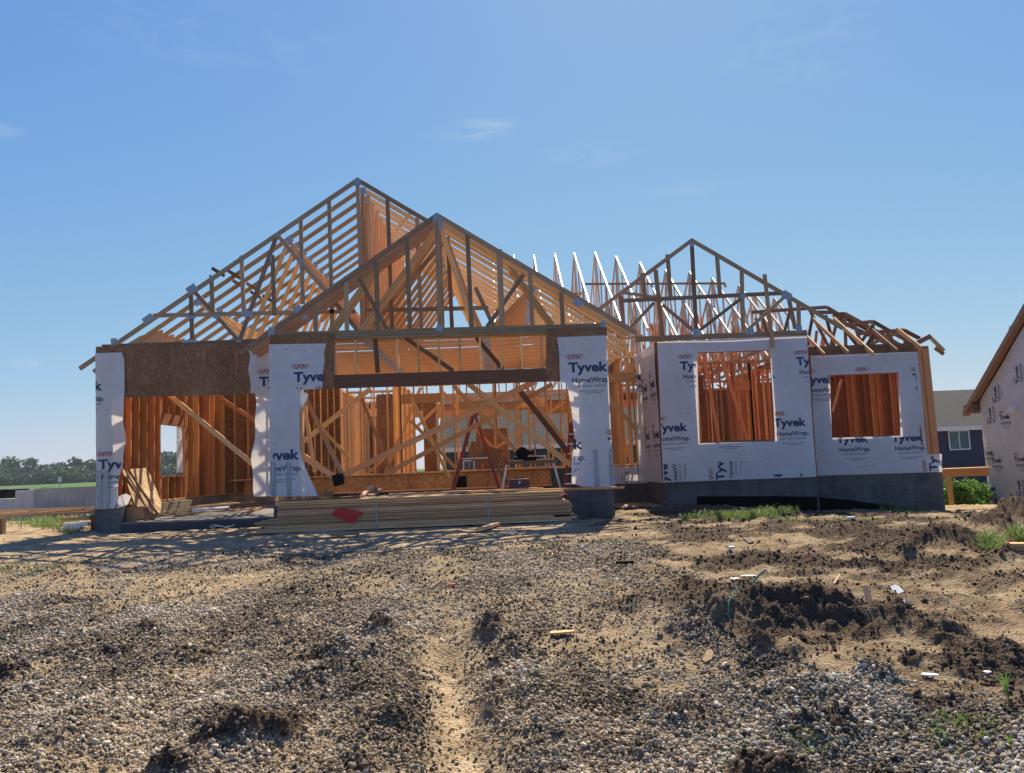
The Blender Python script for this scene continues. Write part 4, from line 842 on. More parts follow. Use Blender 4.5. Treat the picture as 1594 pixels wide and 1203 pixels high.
# projecting bay left pier
YW = YP-.025
def flC(x, z):
    d = max(0, x+4.02)*max(0, min(1, (3.2-z)*3)); return -.5*d*max(0, 1.8-z)+.12*d*math.sin(z*6)
wC = wrap([[(419, 536), (508, 534.5), (504.5, 548), (505.5, 562), (503, 580), (502, 605), (466, 607), (467, 650), (467.5, 700), (471, 715), (479, 735), (487, 752), (497, 772), (421, 773)]], YW, flap=flC)
printed(wC, YW, flap=flC, logos=[LG(457.3, 595, YW, (-9, U(503.5, 580, YW)[0], U(460, 606, YW)[2], 5)), LG(404, 717.5, YW, (-4.64, -4.03, 0, 3))])
# crumpled corner of wrap hanging at the header
q = MB(); q.prism([U(466, 607, YW-.04), U(480, 613, YW-.1), U(478, 622, YW-.12), U(469, 636, YW-.05), U(466, 640, YW)], (0, .03, 0)); q.obj('torn_wrap_flap', WRAP, house)
# projecting bay right pier
def flD(x, z):
    d = max(0, 1.53-x)*max(0, min(1, (3.3-z)*4)); return .26*d*math.sin(z*2.9+.6)+.16*d*math.sin(z*7.7+x*9)+.3*d*math.sin(x*14+z*1.5)*.4
wD = wrap([[(867, 525), (944, 522), (955, 757), (935, 758.5), (905, 757), (890, 752), (889, 725), (891, 705), (895, 690), (892, 665), (890, 640), (886, 618), (882, 598), (872, 593), (871, 575), (870.5, 550)]], YW, flap=flD)
printed(wD, YW, flap=flD, logos=[LG(885, 580, YW, (-9, 2.14, 0, 5)), LG(946.5, 697, YW, (-9, 2.14, 0, 5)), LG(845, 701.5, YW, (1.36, 9, 0, 5))])
# bump-out front, with window hole
YW3 = 19.17
def ring(o, i):
    (ox0, oy0), (ox1, oy1), (ox2, oy2), (ox3, oy3) = o; a, b_, c, d = i
    return [[o[0], o[1], b_, a], [o[1], o[2], c, b_], [o[2], o[3], d, c], [o[3], o[0], a, d]]
wE = wrap(ring([(1023, 532.5), (1255.5, 522), (1270, 742), (1032, 751)], [(1084.5, 549), (1198.5, 545), (1206, 687), (1089, 690)]), YW3)
hxl, hxr, hzb, hzt = U(1087, 620, YW3)[0], U(1203, 620, YW3)[0], U(1140, 688, YW3)[2], U(1140, 547, YW3)[2]; zs_ = U(1120, 719, YW3)[2]
printed(wE, YW3, logos=[LG(1058.6, 576, YW3, (3.75, hxl-.02, 0, 5)), LG(1018.5, 673, YW3, (3.75, hxl, zs_, 5)), LG(1239.4, 569, YW3, (hxr, 7.40, zs_, 5)), LG(1203.5, 665, YW3, (hxr+.01, 7.4, zs_, 5)), LG(1104, 671, YW3, (3.75, 7.4, zs_, hzb-.03)), LG(1152, 577, YW3, (hxr+.02, 7.4, zs_, 5)),
    LG(1128, 748, YW3, (3.75, 7.4, 1.06, zs_), math.pi/2), LG(1041, 762, YW3, (3.75, 7.4, 1.06, zs_), math.pi/2), LG(1205, 752, YW3, (3.75, 7.4, 1.06, 1.17))])
# right wing, with window hole
YW4 = 19.97
wF = wrap(ring([(1261, 553.5), (1428, 547.5), (1444, 707), (1271, 740)], [(1291, 584), (1398, 579.5), (1401, 678.5), (1295, 681.5)])+[[(1271, 740.2), (1444, 707.3), (1465.5, 706.3), (1466, 734.5)]], YW4)
gxl, gxr, gzb, gzt = U(1293, 620, YW4)[0], U(1400, 620, YW4)[0], U(1345, 681, YW4)[2], U(1345, 583, YW4)[2]
printed(wF, YW4, logos=[LG(1301.4, 690, YW4, (7.43, 11, 0, gzb-.02)), LG(1387.6, 688, YW4, (7.43, 10.55, 0, gzb-.02)), LG(1250, 598, YW4, (7.43, gxl-.02, 0, 5)), LG(1334, 595, YW4, (7.43, 10.4, gzt+.02, 5)), LG(1420.7, 594, YW4, (gxr, 10.38, 0, 5)), LG(1459, 733, YW4, (10.1, 10.83, 1.03, 1.40), math.pi/2)])
# entry wall
YW5 = 21.37
wG = wrap([[(988, 551.5), (1004, 551), (1013, 752), (994, 752), (990, 575), (989, 571)], [(955, 727), (992, 726), (994, 752), (956, 753.5)]], YW5)
printed(wG, YW5, logos=[LG(965, 593, YW5, (U(990, 590, YW5)[0], 3.72, 0, 5)), LG(984, 730, YW5, (2.3, 3.3, 1.0, 1.6), -math.pi/2)])
# bump-out left return
wH = wrap([[(3.72, 19.18, 1.03), (3.72, 21.38, 1.03), (3.72, 21.38, PL), (3.72, 19.18, PL)]], X=3.72)
bmx = Prints()
pr = Prints()
def plH(u, z): return Vector((3.72+disp(u, z)-.005, u, z))
# text on this face reads from far (left) to near (right): use negative direction of Y
def plHr(u, z): return Vector((3.72+disp(-u, z)-.006, -u, z))
pr = Prints()
for (y_, z_, c) in ((21.3, 3.35, None), (20.1, 3.35, None), (21.2, 2.1, None), (20.0, 2.1, None)): logo(pr, u0=-y_, z0=z_, place=plHr, clip=(-21.3, -19.2, 1.1, 4.3), sc=1.); bm_obj(pr.bm, 'printed_lettering', [INKB, INKR, INKG], wH); pr = Prints()
jb = wrap([[UX(276, 664, -8.5), UX(284.5, 663, -8.5), UX(285, 735, -8.5), UX(276, 736, -8.5)]], X=-8.5)
# seam staples line and hold-down straps
def strap(px0, py0, px1, py1, Y, w):
    q = MB(); a = U(px0, py0, Y); b_ = U(px1, py1, Y); q.beam(a, b_, w, .006, mi=0)
    n = 16
    for k in range(n):
        for sd_ in (-.25, .25):
            p = a+(b_-a)*((k+.5)/n)+Vector((sd_*w, -.005, (k % 2)*.01)); q.beam(p-Vector((0, 0, .008)), p+Vector((0, 0, .008)), .012, .003, mi=1)
    q.obj('hold_down_strap', [GALV, DARKH], house)
strap(154, 732, 155, 792, YA-.03, .10); strap(165.5, 733, 167, 792, YA-.03, .09); strap(424.5, 719, 426, 773, YW-.03, .09); strap(449, 719, 450.5, 773, YW-.03, .09); strap(926.5, 700, 930.5, 759, YW-.03, .08); strap(950.5, 699, 954, 758, YW-.03, .075)
# staples: small dark marks along the wrap seams
q = MB()
for (a0, b0, a1, b1, Y, n) in ((1036, 722, 1268, 716, YW3, 34), (1275, 722, 1440, 712, YW4, 14), (425, 546, 500, 544, YW, 5), (873, 545, 940, 543, YW, 5), (425, 631, 462, 630, YW, 4), (1275, 565, 1420, 560, YW4, 6), (1030, 640, 1080, 645, YW3, 4)):
    for k in range(n):
        f = (k+random.random()*.6)/n; p = U(a0+(a1-a0)*f, b0+(b1-b0)*f+random.uniform(-1.5, 1.5), Y-.012); q.beam(p, p+Vector((.03, 0, random.uniform(-.01, .01))), .012, .004)
q.obj('staple', DARKH, house, kind='stuff')
#@@PART4
# ================================================================== LUMBER BUNDLE
YL = 14.95
zb_ = U(700, 818, YL)[2]; zt_ = U(700, 770, YL)[2]
bun = thing('lumber_bundle', (-1.3, YL+.5, zb_), 'big strapped bundle of pale boards with a red tag, lying in front of the garage', 'lumber bundle')
nl = 14; th = (zt_-zb_)/nl
def Xp(px, py=795): return U(px, py, YL)[0]
rn = random.Random(3)
for k in range(nl):
    z = zb_+k*th; f = k/nl; gp = .010 if k in (3, 6, 9, 11) else .005
    xl = Xp(rn.choice((398, 405, 412)) if k < 5 else rn.choice((428, 431, 433))); xr = Xp(rn.uniform(884, 893) if k < 9 else rn.uniform(874, 882))
    if k == 1: xl = Xp(399); xr = Xp(897)
    if k == 2: xr = Xp(862)
    if k == 4: xl = Xp(395)
    tilt = -.0
    for j in range(5):
        q = MB(); y0 = YL+j*.235+(rn.uniform(-.012, .012) if j == 0 else 0); e = rn.uniform(-.05, .05) if j else 0
        q.box(xl+e, xr-e, y0, y0+.225, z+.001, z+th-gp, rn.uniform(.05, .95)); q.obj('board', LUMP if (k < 12) else LUM, bun)
for px in (586, 760):
    q = MB(); x = Xp(px); q.box(x-.008, x+.008, YL-.018, YL-.013, zb_-.01, zt_+.02); q.box(x-.008, x+.008, YL-.018, YL+1.19, zt_+.012, zt_+.016); q.obj('strap', GALV, bun)
for px in (455, 620, 745, 872):
    q = MB(); x = Xp(px); q.box(x-.05, x+.05, YL+.02, YL+1.1, zb_-.11, zb_-.003); q.obj('bearer', LUMB, bun)
q = MB(); ft = [U(a, b_, YL-.03) for a, b_ in ((516, 802), (524.5, 790), (541, 791.5), (564.5, 797), (564, 802), (559, 803), (549.5, 816))]
q.prism(ft, (0, .008, 0)); q.obj('tag', REDP, bun)
ylt = YL+.05
def plank(name, p, q_, w, t, mt, label, cat='board', group=None, nrm=(0, 1, 0)):
    m_ = MB(); m_.beam(p, q_, w, t, nrm); return m_.obj(name, mt, None, label, cat, group)
ztop = zt_
plank('plank', Vector((Xp(930)-2.4, YL+.30, ztop+.035)), Vector((Xp(976), YL+.30, ztop-.005)), .035, .24, LUMD, 'reddish plank on the lumber bundle sticking out furthest past its right end', 'plank')
plank('plank', Vector((Xp(930)-2.6, YL+.62, ztop+.03)), Vector((Xp(958), YL+.62, ztop-.02)), .04, .24, LUMB, 'brown plank on the lumber bundle just behind the furthest projecting one', 'plank')
plank('plank', Vector((Xp(560), YL+.16, ztop+.025)), Vector((Xp(361), YL+.16, ztop-.03)), .042, .20, LUMB, 'dark brown plank on the lumber bundle sticking out past its left end', 'plank')
plank('plank', Vector((Xp(600), YL+.5, ztop+.03)), Vector((Xp(840), YL+.5, ztop+.035)), .04, .24, GREYW, 'grey weathered plank lying flat along the middle of the lumber bundle', 'plank')
plank('plank', Vector((Xp(760), YL+.95, ztop+.022)), Vector((Xp(850), YL+.80, ztop+.022)), .035, .14, LUMP, 'short pale board by the maroon toolbox on the lumber bundle', 'board')
plank('board_offcut', Vector((Xp(552), YL+.8, ztop+.02)), Vector((Xp(562), YL+1.2, ztop+.18)), .04, .09, LUMP, 'short pale stub leaning up behind the lumber bundle, right of the black panel', 'offcut', None, (1, 0, 0))
plank('board_offcut', Vector((Xp(566), YL+.85, ztop+.01)), Vector((Xp(573), YL+1.2, ztop+.13)), .04, .16, LUMB, 'brown stub beside the pale leaning stub behind the lumber bundle', 'offcut', None, (1, 0, 0))
for k, (a, b_, c, d, w, lb) in enumerate(((745, 829, 774, 820, .13, 'pale board offcut on the gravel before the bundle, right of its middle strap'), (515, 838, 558, 834, .10, 'flat weathered board scrap on the gravel below the red tag'), (574, 821.5, 590, 821, .10, 'pale scrap of board under the left strap of the bundle'))):
    x, y = hit(a, b_); x2, y2 = hit(c, d); z1, z2 = gz(x, y), gz(x2, y2)
    plank('board_offcut', Vector((x, y, z1+.05)), Vector((x2, y2, z2+.05)), .05, w, LUMP, lb, 'offcut')
# maroon toolbox
def rbox(mb, x0, x1, y0, y1, z0, z1, b=.02, mi=0):
    pts = [(x0+b, z0), (x1-b, z0), (x1, z0+b), (x1, z1-b), (x1-b, z1), (x0+b, z1), (x0, z1-b), (x0, z0+b)]
    mb.prism([(x, y0, z) for x, z in pts], (0, y1-y0, 0), mi)
tb = thing('toolbox', (U(809, 764, YL+.75)[0], YL+.75, ztop), 'small maroon toolbox standing on top of the lumber bundle', 'toolbox')
x = tb.location[0]; q = MB(); rbox(q, x-.20, x+.20, YL+.62, YL+.86, ztop+.004, ztop+.17, .015); q.obj('case', BROWNP, tb)
q = MB(); rbox(q, x-.205, x+.205, YL+.61, YL+.87, ztop+.172, ztop+.225, .02); q.obj('lid', BROWNP, tb)
q = MB(); q.tube([(x-.08, YL+.74, ztop+.222), (x-.07, YL+.74, ztop+.25), (x+.07, YL+.74, ztop+.25), (x+.08, YL+.74, ztop+.222)], .01); q.obj('handle', BLK, tb)
for d in (-.15, 0, .15): q = MB(); q.box(x+d-.02, x+d+.02, YL+.60, YL+.612, ztop+.13, ztop+.19); q.obj('latch', GALV if d == 0 else BROWNP, tb)
# ---- hanging black panel
q = MB(); q.prism([U(a, b_, 16.5) for a, b_ in ((515.5, 740), (532.5, 736.5), (535, 743), (534.5, 753.5), (520.5, 757.5))], (0, .12, 0)); q.obj('black_panel', BLK, None, 'small square black panel hanging at the low end of the diagonal braces', 'panel')
# ---- stepladders
def ladder(name, label, foot, width, H, lean, mt, rear=True, nst=7, yaw=0):
    t = thing(name, foot, label, 'stepladder'); cy, sy = math.cos(yaw), math.sin(yaw); X0, Y0, Z0 = foot
    def P(x, y, z): return Vector((X0+x*cy-y*sy, Y0+x*sy+y*cy, Z0+z))
    for s_ in (-1, 1):
        q = MB(); q.beam(P(-lean, s_*width/2, 0), P(0, s_*width*.32, H), .075, .03); q.obj('front_rail', mt, t)
        q = MB(); q.beam(P(lean, s_*width/2*.95, 0), P(.05, s_*width*.32, H-.05), .06, .03); q.obj('rear_rail', mt, t)
    for k in range(1, nst+1):
        f = k/(nst+1); x = -lean*(1-f); w = width/2*(1-f)+width*.32*f; q = MB(); q.beam(P(x, -w, H*f), P(x, w, H*f), .07, .022, (0, 0, 1)); q.obj('step', ALU, t)
    for k in (1, 3, 5):
        f = k/(nst+1); x = lean*(1-f); w = width/2*(1-f)+width*.32*f; q = MB(); q.beam(P(x, -w, H*f), P(x, w, H*f), .03, .02, (0, 0, 1)); q.obj('cross_bar', ALU, t)
    q = MB(); q.beam(P(-.08, 0, H+.01), P(.12, 0, H+.01), width*.7, .05, (0, 0, 1)); q.obj('top_cap', mt, t)
    for s_ in (-1, 1): q = MB(); q.beam(P(-lean*.5, s_*width*.43, H*.5), P(lean*.5, s_*width*.43, H*.5), .02, .008); q.obj('spreader', ALU, t)
    return t
a = U(735, 645, 19.8); ladder('stepladder', 'red stepladder standing open in the wide garage bay, its profile an A', (a[0]+.03, 19.8, SLAB), .55, a[2]-SLAB, .66, LADR)
a = U(893, 660, 17.5); ladder('stepladder', 'dark red stepladder partly hidden behind the loose wrap of the right pier', (a[0]+.12, 17.5, SLAB), .6, a[2]-SLAB, .38, LADR, yaw=1.1)
# red cord from ladder
q = MB(); pts = [U(a, b_, 19.3) for a, b_ in ((764, 718), (759, 730), (762, 745), (757, 758), (751, 764))]; q.tube(pts, .008, 6); q.obj('red_cord', LADR, None, 'thin red cord drooping beside the open red stepladder', 'cord')
# ---- work table with saw
T0 = U(783, 720, 18.3); T1 = U(866, 717, 18.3); tz_ = T0[2]
wt = thing('work_table', ((T0[0]+T1[0])/2, 18.3, SLAB), 'folding work table with splayed metal legs in the wide garage bay', 'table')
q = MB(); q.box(T0[0], T1[0], 17.95, 18.65, tz_-.05, tz_+.02); q.obj('table_top', GREYW, wt)
for sx, xx in ((-1, T0[0]+.08), (1, T1[0]-.08)):
    for yy in (18.02, 18.58):
        q = MB(); q.beam((xx, yy, tz_-.05), (xx+sx*.20, yy, SLAB), .045, .03); q.obj('leg', ALU, wt)
    q = MB(); q.beam((xx+sx*.08, 18.02, tz_-.4), (xx+sx*.08, 18.58, tz_-.4), .03, .02, (0, 0, 1)); q.obj('cross_bar', ALU, wt)
sw = thing('mitre_saw', (U(820, 712, 18.3)[0], 18.3, tz_+.02), 'black mitre saw standing on the folding work table', 'saw'); x = sw.location[0]; z = tz_+.02
q = MB(); q.tube([(x-.02, 18.3, z+.002), (x-.02, 18.3, z+.06)], .17, 20); q.box(x-.28, x+.26, 18.36, 18.44, z, z+.09); q.obj('base', BLK, sw)
q = MB(); q.tube([(x-.10, 18.26, z+.16), (x-.10, 18.29, z+.16)], .13, 24); q.obj('blade', GALV, sw)
q = MB(); q.tube([(x-.10, 18.24, z+.17), (x-.10, 18.32, z+.17)], .145, 20); q.beam((x-.10, 18.4, z+.05), (x-.08, 18.4, z+.2), .08, .06); q.obj('blade_guard', BLK, sw)
q = MB(); q.tube([(x-.06, 18.3, z+.17), (x+.16, 18.3, z+.20)], [.06, .05], 12); q.obj('motor', BLK, sw)
q = MB(); q.tube([(x-.2, 18.25, z+.12), (x-.24, 18.2, z+.2), (x-.16, 18.2, z+.26), (x-.06, 18.25, z+.22)], .016, 8); q.obj('handle', BLK, sw)
q = MB(); q.tube([(x+.1, 18.3, z+.2), (x+.2, 18.3, z+.3), (x+.26, 18.3, z+.15), (x+.34, 18.3, z+.02)], .008, 6); q.obj('cable', BLK, sw)
plank('board_offcut', (T0[0]+.15, 18.05, tz_+.035), (T0[0]+.45, 18.1, tz_+.035), .03, .1, LUMP, 'pale offcut on the work table, left of the saw', 'offcut')
plank('board_offcut', (T1[0]-.45, 18.05, tz_+.035), (T1[0]-.1, 18.12, tz_+.035), .03, .12, LUMP, 'pale offcut on the work table, right of the saw', 'offcut')
p = U(779, 733, 18.6); plank('grey_board', U(769, 720, 18.6), U(786, 746, 18.2), .04, .4, GREYP, 'dark grey board leaning by the left legs of the work table', 'board')
# bin
bx_ = U(874, 728, 18.7); bn = thing('bin', (bx_[0], 18.7, SLAB), 'dark grey plastic bin between the work table and the right pier', 'bin')
q = MB(); q.tube([(bx_[0], 18.7, SLAB+.005), (bx_[0], 18.7, bx_[2]-.04)], [.22, .28], 20); q.obj('bucket', GREYP, bn); q = MB(); q.tube([(bx_[0], 18.7, bx_[2]-.04), (bx_[0], 18.7, bx_[2])], .30, 20); q.obj('rim', GREYP, bn)
# osb stack / panel inside behind ladder
q = MB(); q.beam(U(730, 700, 23.6), U(778, 715, 23.6), .55, .02); q.obj('osb_offcut', OSB, None, 'large brown particle board offcut propped behind the open red stepladder', 'board')
q = MB(); q.box(U(707, 750, 24.4)[0], U(726, 750, 24.4)[0], 24.405, 24.46, .98, 1.32); q.obj('access_hatch', BLK, house)
# ---- left bay clutter
q = MB(); A_ = [UX(190, 731, -8.40), UX(227, 728, -8.40), UX(235, 741, -8.28), UX(257, 797, -7.78), UX(216, 802, -7.95)]
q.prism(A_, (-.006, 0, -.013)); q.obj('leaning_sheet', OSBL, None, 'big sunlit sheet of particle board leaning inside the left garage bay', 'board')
for k, (a, b_, c, d, w, mt, lb) in enumerate(((194, 742, 236, 800, .04, LUMB, 'thin dark stick leaning on the left edge of the particle board sheet'), (199, 730, 247, 803, .045, LUMB, 'long thin dark stick leaning across the middle of the particle board sheet'), (187, 716, 228, 790, .03, LUMB, 'thinnest dark stick leaning against the left garage wall behind the sheet'))):
    plank('stick', UX(a, b_, -8.2), UX(c, d, -7.62), w, .03, mt, lb, 'stick')
bx = thing('cardboard_box', (U(206, 812, 17.3)[0], 17.3, SLAB-.1), 'torn brown cardboard box behind the left pier foundation', 'box')
q = MB(); q.prism([U(a, b_, 17.3) for a, b_ in ((180, 791), (222, 788), (224, 806), (206, 813), (179, 815))], (0, .02, 0)); q.obj('front_panel', CARD, bx)
q = MB(); q.prism([U(a, b_, 17.32) for a, b_ in ((181, 814), (180, 792))]+[U(186, 790, 17.75), U(187, 808, 17.75)], (.015, 0, 0)); q.prism([U(222, 787, 17.33), U(241, 800, 17.7), U(240, 810, 17.7), U(223, 812, 17.33)], (.0, .015, 0)); q.obj('side_panel', CARD, bx)
rn = random.Random(12)
sc_list = [(252, 796, 352, 775, 18.6, .14), (262, 800, 366, 781, 18.3, .12), (270, 804, 400, 786, 17.9, .14), (300, 788, 372, 783, 19.5, .18), (320, 796, 410, 790, 18.1, .1), (355, 786, 396, 782, 19.2, .14), (248, 805, 280, 800, 17.5, .09), (385, 798, 412, 790, 17.4, .12), (330, 784, 364, 778, 20.4, .1), (275, 808, 392, 797, 17.3, .06), (362, 801, 398, 795, 17.5, .16), (345, 804, 372, 800, 17.35, .1)]
where = ['leftmost long', 'second long', 'longest dark-edged', 'wide flat', 'narrow', 'short wide', 'small foremost left', 'foremost right', 'farthest short', 'thin foremost', 'broad pale', 'small pale']
for k, (a, b_, c, d, Y, w) in enumerate(sc_list):
    p0 = U(a, b_, Y); p1 = U(c, d, Y+.9); p0.z = max(SLAB+.02+.012*k, min(p0.z, SLAB+.2)); p1.z = max(SLAB+.02+.012*k, min(p1.z, SLAB+.22))
    plank('scrap_board', p0, p1, .03, w, rn.choice((LUMP, LUM, GREYW, LUMP)), where[k]+' scrap board on the garage slab in the left bay', 'scrap board', 'scrap boards on the slab of the left garage bay')
q = MB(); p0 = U(299, 795, 18.2); p1 = U(357, 791, 18.6); q.tube([p0, p0.lerp(p1, .3)+Vector((0, 0, .01)), p0.lerp(p1, .7), p1], .05, 10)
q.obj('wrap_roll', WHITEP, None, 'white bound roll lying on scrap boards in the left garage bay', 'roll')
for k, (a, b_, Y) in enumerate(((318, 821, 16.2), (345, 824, 15.9))):
    q = MB(); c = Vector((*hit(a, b_), 0)); pts = []
    for j in range(16):
        an = j/15*5.5+k; x = c.x+math.cos(an)*.22*(1+.3*math.sin(3*an)); y = c.y+math.sin(an)*.16; pts.append((x, y, gz(x, y)+.03+.05*math.sin(an*1.5+k)**2))
    q.tube(pts, .007, 5); q.obj('strap_scrap', WHITEP, None, ('left' if k == 0 else 'right')+' tangle of white strap on the ground before the left garage bay', 'strap')
# ---- framing panel lying at left
lf = thing('framed_wall_panel', (-12.0, 18.6, .6), 'long pale ladder-like wood frame lying flat left of the house', 'wood frame')
def LF(px, py, Y): return U(px, py, Y)
q = MB(); q.beam((-14.5, 18.1, LF(10, 803, 18.1)[2]), (-8.85, 18.1, LF(146, 797, 18.1)[2]), .05, .06, (0, 1, 0)); q.obj('front_rail', LUMP, lf)
q = MB(); q.beam((-14.5, 19.6, LF(10, 796, 19.6)[2]), (-9.3, 19.6, LF(146, 792, 19.6)[2]), .10, .04, (0, 1, 0)); q.obj('back_rail', LUMP, lf)
zr = LF(80, 800, 18.1)[2]
for k in range(5): q = MB(); x = -14.2+k*1.25; q.beam((x, 18.13, zr+.03), (x+.25, 19.57, zr+.02), .09, .04, (0, 0, 1)); q.obj('cross_piece', LUMP, lf)
for k in range(3):
    q = MB(); x = -13.5+k*2.1; q.box(x, x+.14, 18.2, 18.34, gz(x, 18.8)-.05, zr-.05); q.obj('support_block', GREYW, lf)
for k, (a, b_) in enumerate(((141, 806), (139, 815), (127, 822))):
    p = U(a, b_, 17.9); q = MB(); q.tube([p, p+Vector((-.9+.1*k, .5, -.02))], .045, 10); q.obj('pipe', WHITEP if k else LUMP, None, ('upper', 'middle', 'lower')[k]+' round pale pipe end beside the left pier foundation', 'pipe')
# ---- concrete wall at left
cw = thing('concrete_wall', (-18, 27.5, .3), 'low grey concrete wall standing left of the house', 'concrete wall')
def cwall(px0, py0, px1, py1, name, mt, Y0=27.5, Y1=27.5):
    q = MB(); a = U(px0, py0, Y0); b_ = U(px1, py1, Y1); q.prism([(a.x, Y0, -.1), (b_.x, Y1, -.1), b_, a], (0, .2, 0)); q.obj(name, mt, cw)
cwall(-120, 778, 24, 776, 'low_wall', SMCL, 27.8, 27.8); cwall(24, 763.5, 52, 762.5, 'light_wall', SMCL, 27.6, 27.5); cwall(52, 762.5, 61, 760.5, 'grey_wall', SMC); cwall(61, 760.5, 345, 748, 'grey_wall', SMC)
q = MB(); 
for px in (33, 74, 100, 128): a = U(px, 765, 27.48); q.box(a.x-.01, a.x+.01, 27.47, 27.49, .1, a.z-.05)
q.obj('form_joint', SMCL, cw, kind='stuff')
# trailer beyond the wall
tr = thing('parked_trailer', (-27.5, 44, .2), 'dark flat-topped trailer beyond the concrete wall at the far left', 'trailer')
a = U(-40, 759, 44); b_ = U(33, 759.5, 44); q = MB(); rbox(q, a.x, b_.x-.25, 43, 45.2, .9, b_.z-.05, .08); q.obj('body', BLK, tr); q = MB(); q.box(a.x-.1, b_.x, 42.9, 45.3, b_.z-.048, b_.z+.02); q.obj('roof', GALV, tr)
for xx in (b_.x-.9, b_.x-1.8): q = MB(); q.tube([(xx, 43.0, .62), (xx, 42.8, .62)], .36, 18); q.obj('wheel', BLK, tr)
ms = thing('marker_post', (U(93, 752, 60).x, 60, .4), 'small white marker sign on a thin post in the green field', 'marker post')
x = ms.location[0]; q = MB(); q.tube([(x, 60, .4), (x, 60, U(93, 750, 60).z)], .03, 6); q.obj('post', GALV, ms); q = MB(); q.box(x-.12, x+.12, 59.95, 59.98, U(93, 750, 60).z, U(93, 742, 60).z); q.obj('sign_plate', WHITEP, ms)
# ================================================================== NEIGHBOURS
# wrapped house at right: side wall on plane X=16.2
XN = 16.2
nb = thing('neighbour_house', (XN, 24, -.6), 'white wrapped gabled house cut off by the right edge of the photo', 'house')
yc0 = UX(1533, 700, XN)[1]; ec = UX(1524, 612, XN)
zE = UX(1533, 622, XN)[2]; SL = .80
ridge_y = 20.2
def zr_(y): return zE+(yc0-y)*SL if y > ridge_y else zE+(yc0-ridge_y)*SL-(ridge_y-y)*SL
q = MB(); q.box(XN+.012, XN+8, 13.5, yc0, -2.4, zE); q.prism([(XN+.012, yc0, zE+.001), (XN+.012, ridge_y, zr_(ridge_y)), (XN+.012, 13.5, zE+.001)], (7.9, 0, 0)); q.obj('wall', OSB, nb)
wN = wrap([[(XN, yc0+.02, -2.2), (XN, yc0+.02, zE-.05), (XN, ridge_y, zr_(ridge_y)-.1), (XN, 17., zr_(17.)-.1), (XN, 17., -2.2)]], X=XN, parent=nb, step=.4)
pr = Prints()
def plN(u, z): return Vector((XN+disp(-u, z)-.012, -u, z))
cl = (-(yc0-.02), -17.2, -2.1, 9)
def NL(px, py, rot=0, sc=.72):
    p = UX(px, py, XN); pr = Prints(); logo(pr, u0=-p[1], z0=p[2], place=plN, clip=cl, rot=rot, sc=sc)
    if pr.bm.verts: bm_obj(pr.bm, 'printed_lettering', [INKB, INKR, INKG], wN)
for (a, b_) in ((1557, 653), (1545, 720), (1581, 718), (1532, 708), (1536, 763)): NL(a, b_)
for (a, b_) in ((1554, 627), (1588, 596), (1578, 533), (1556, 800), (1591, 775), (1545, 660)): NL(a, b_, math.pi/2)
oh = .65
def rake(y0, y1, x0, x1, dz, h, name, mt):
    q = MB(); q.prism([(x0, y0, zr_(y0)+dz), (x0, y1, zr_(y1)+dz), (x0, y1, zr_(y1)+dz+h), (x0, y0, zr_(y0)+dz+h)], (x1-x0, 0, 0)); q.obj(name, mt, nb)
rake(yc0+oh, ridge_y, XN-.24, XN+8.2, .12, .09, 'roof', SHG); rake(yc0+oh, ridge_y, XN-.26, XN-.235, -.0, .20, 'fascia', GREYW); rake(yc0+oh, ridge_y, XN-.235, XN-.02, .04, .05, 'soffit', LUMB)
q = MB(); q.box(XN-.23, XN+.2, yc0+.0, yc0+oh-.05, zE-.36, zE-.12); q.obj('eave_return', LUMB, nb)
p_ = UX(1580, 640, XN); q = MB(); q.prism([(XN-.02, p_.y+.15, p_.z), (XN-.02, p_.y-.2, p_.z-.05), (XN-.02, p_.y-.12, p_.z+.2)], (-.16, 0, 0)); q.obj('vent_flap', WHITEP, nb)
q = MB(); q.box(XN-.03, XN+.0, 23.6, 24.4, -2., UX(1585, 778, XN).z); q.obj('foundation', SMC, nb)
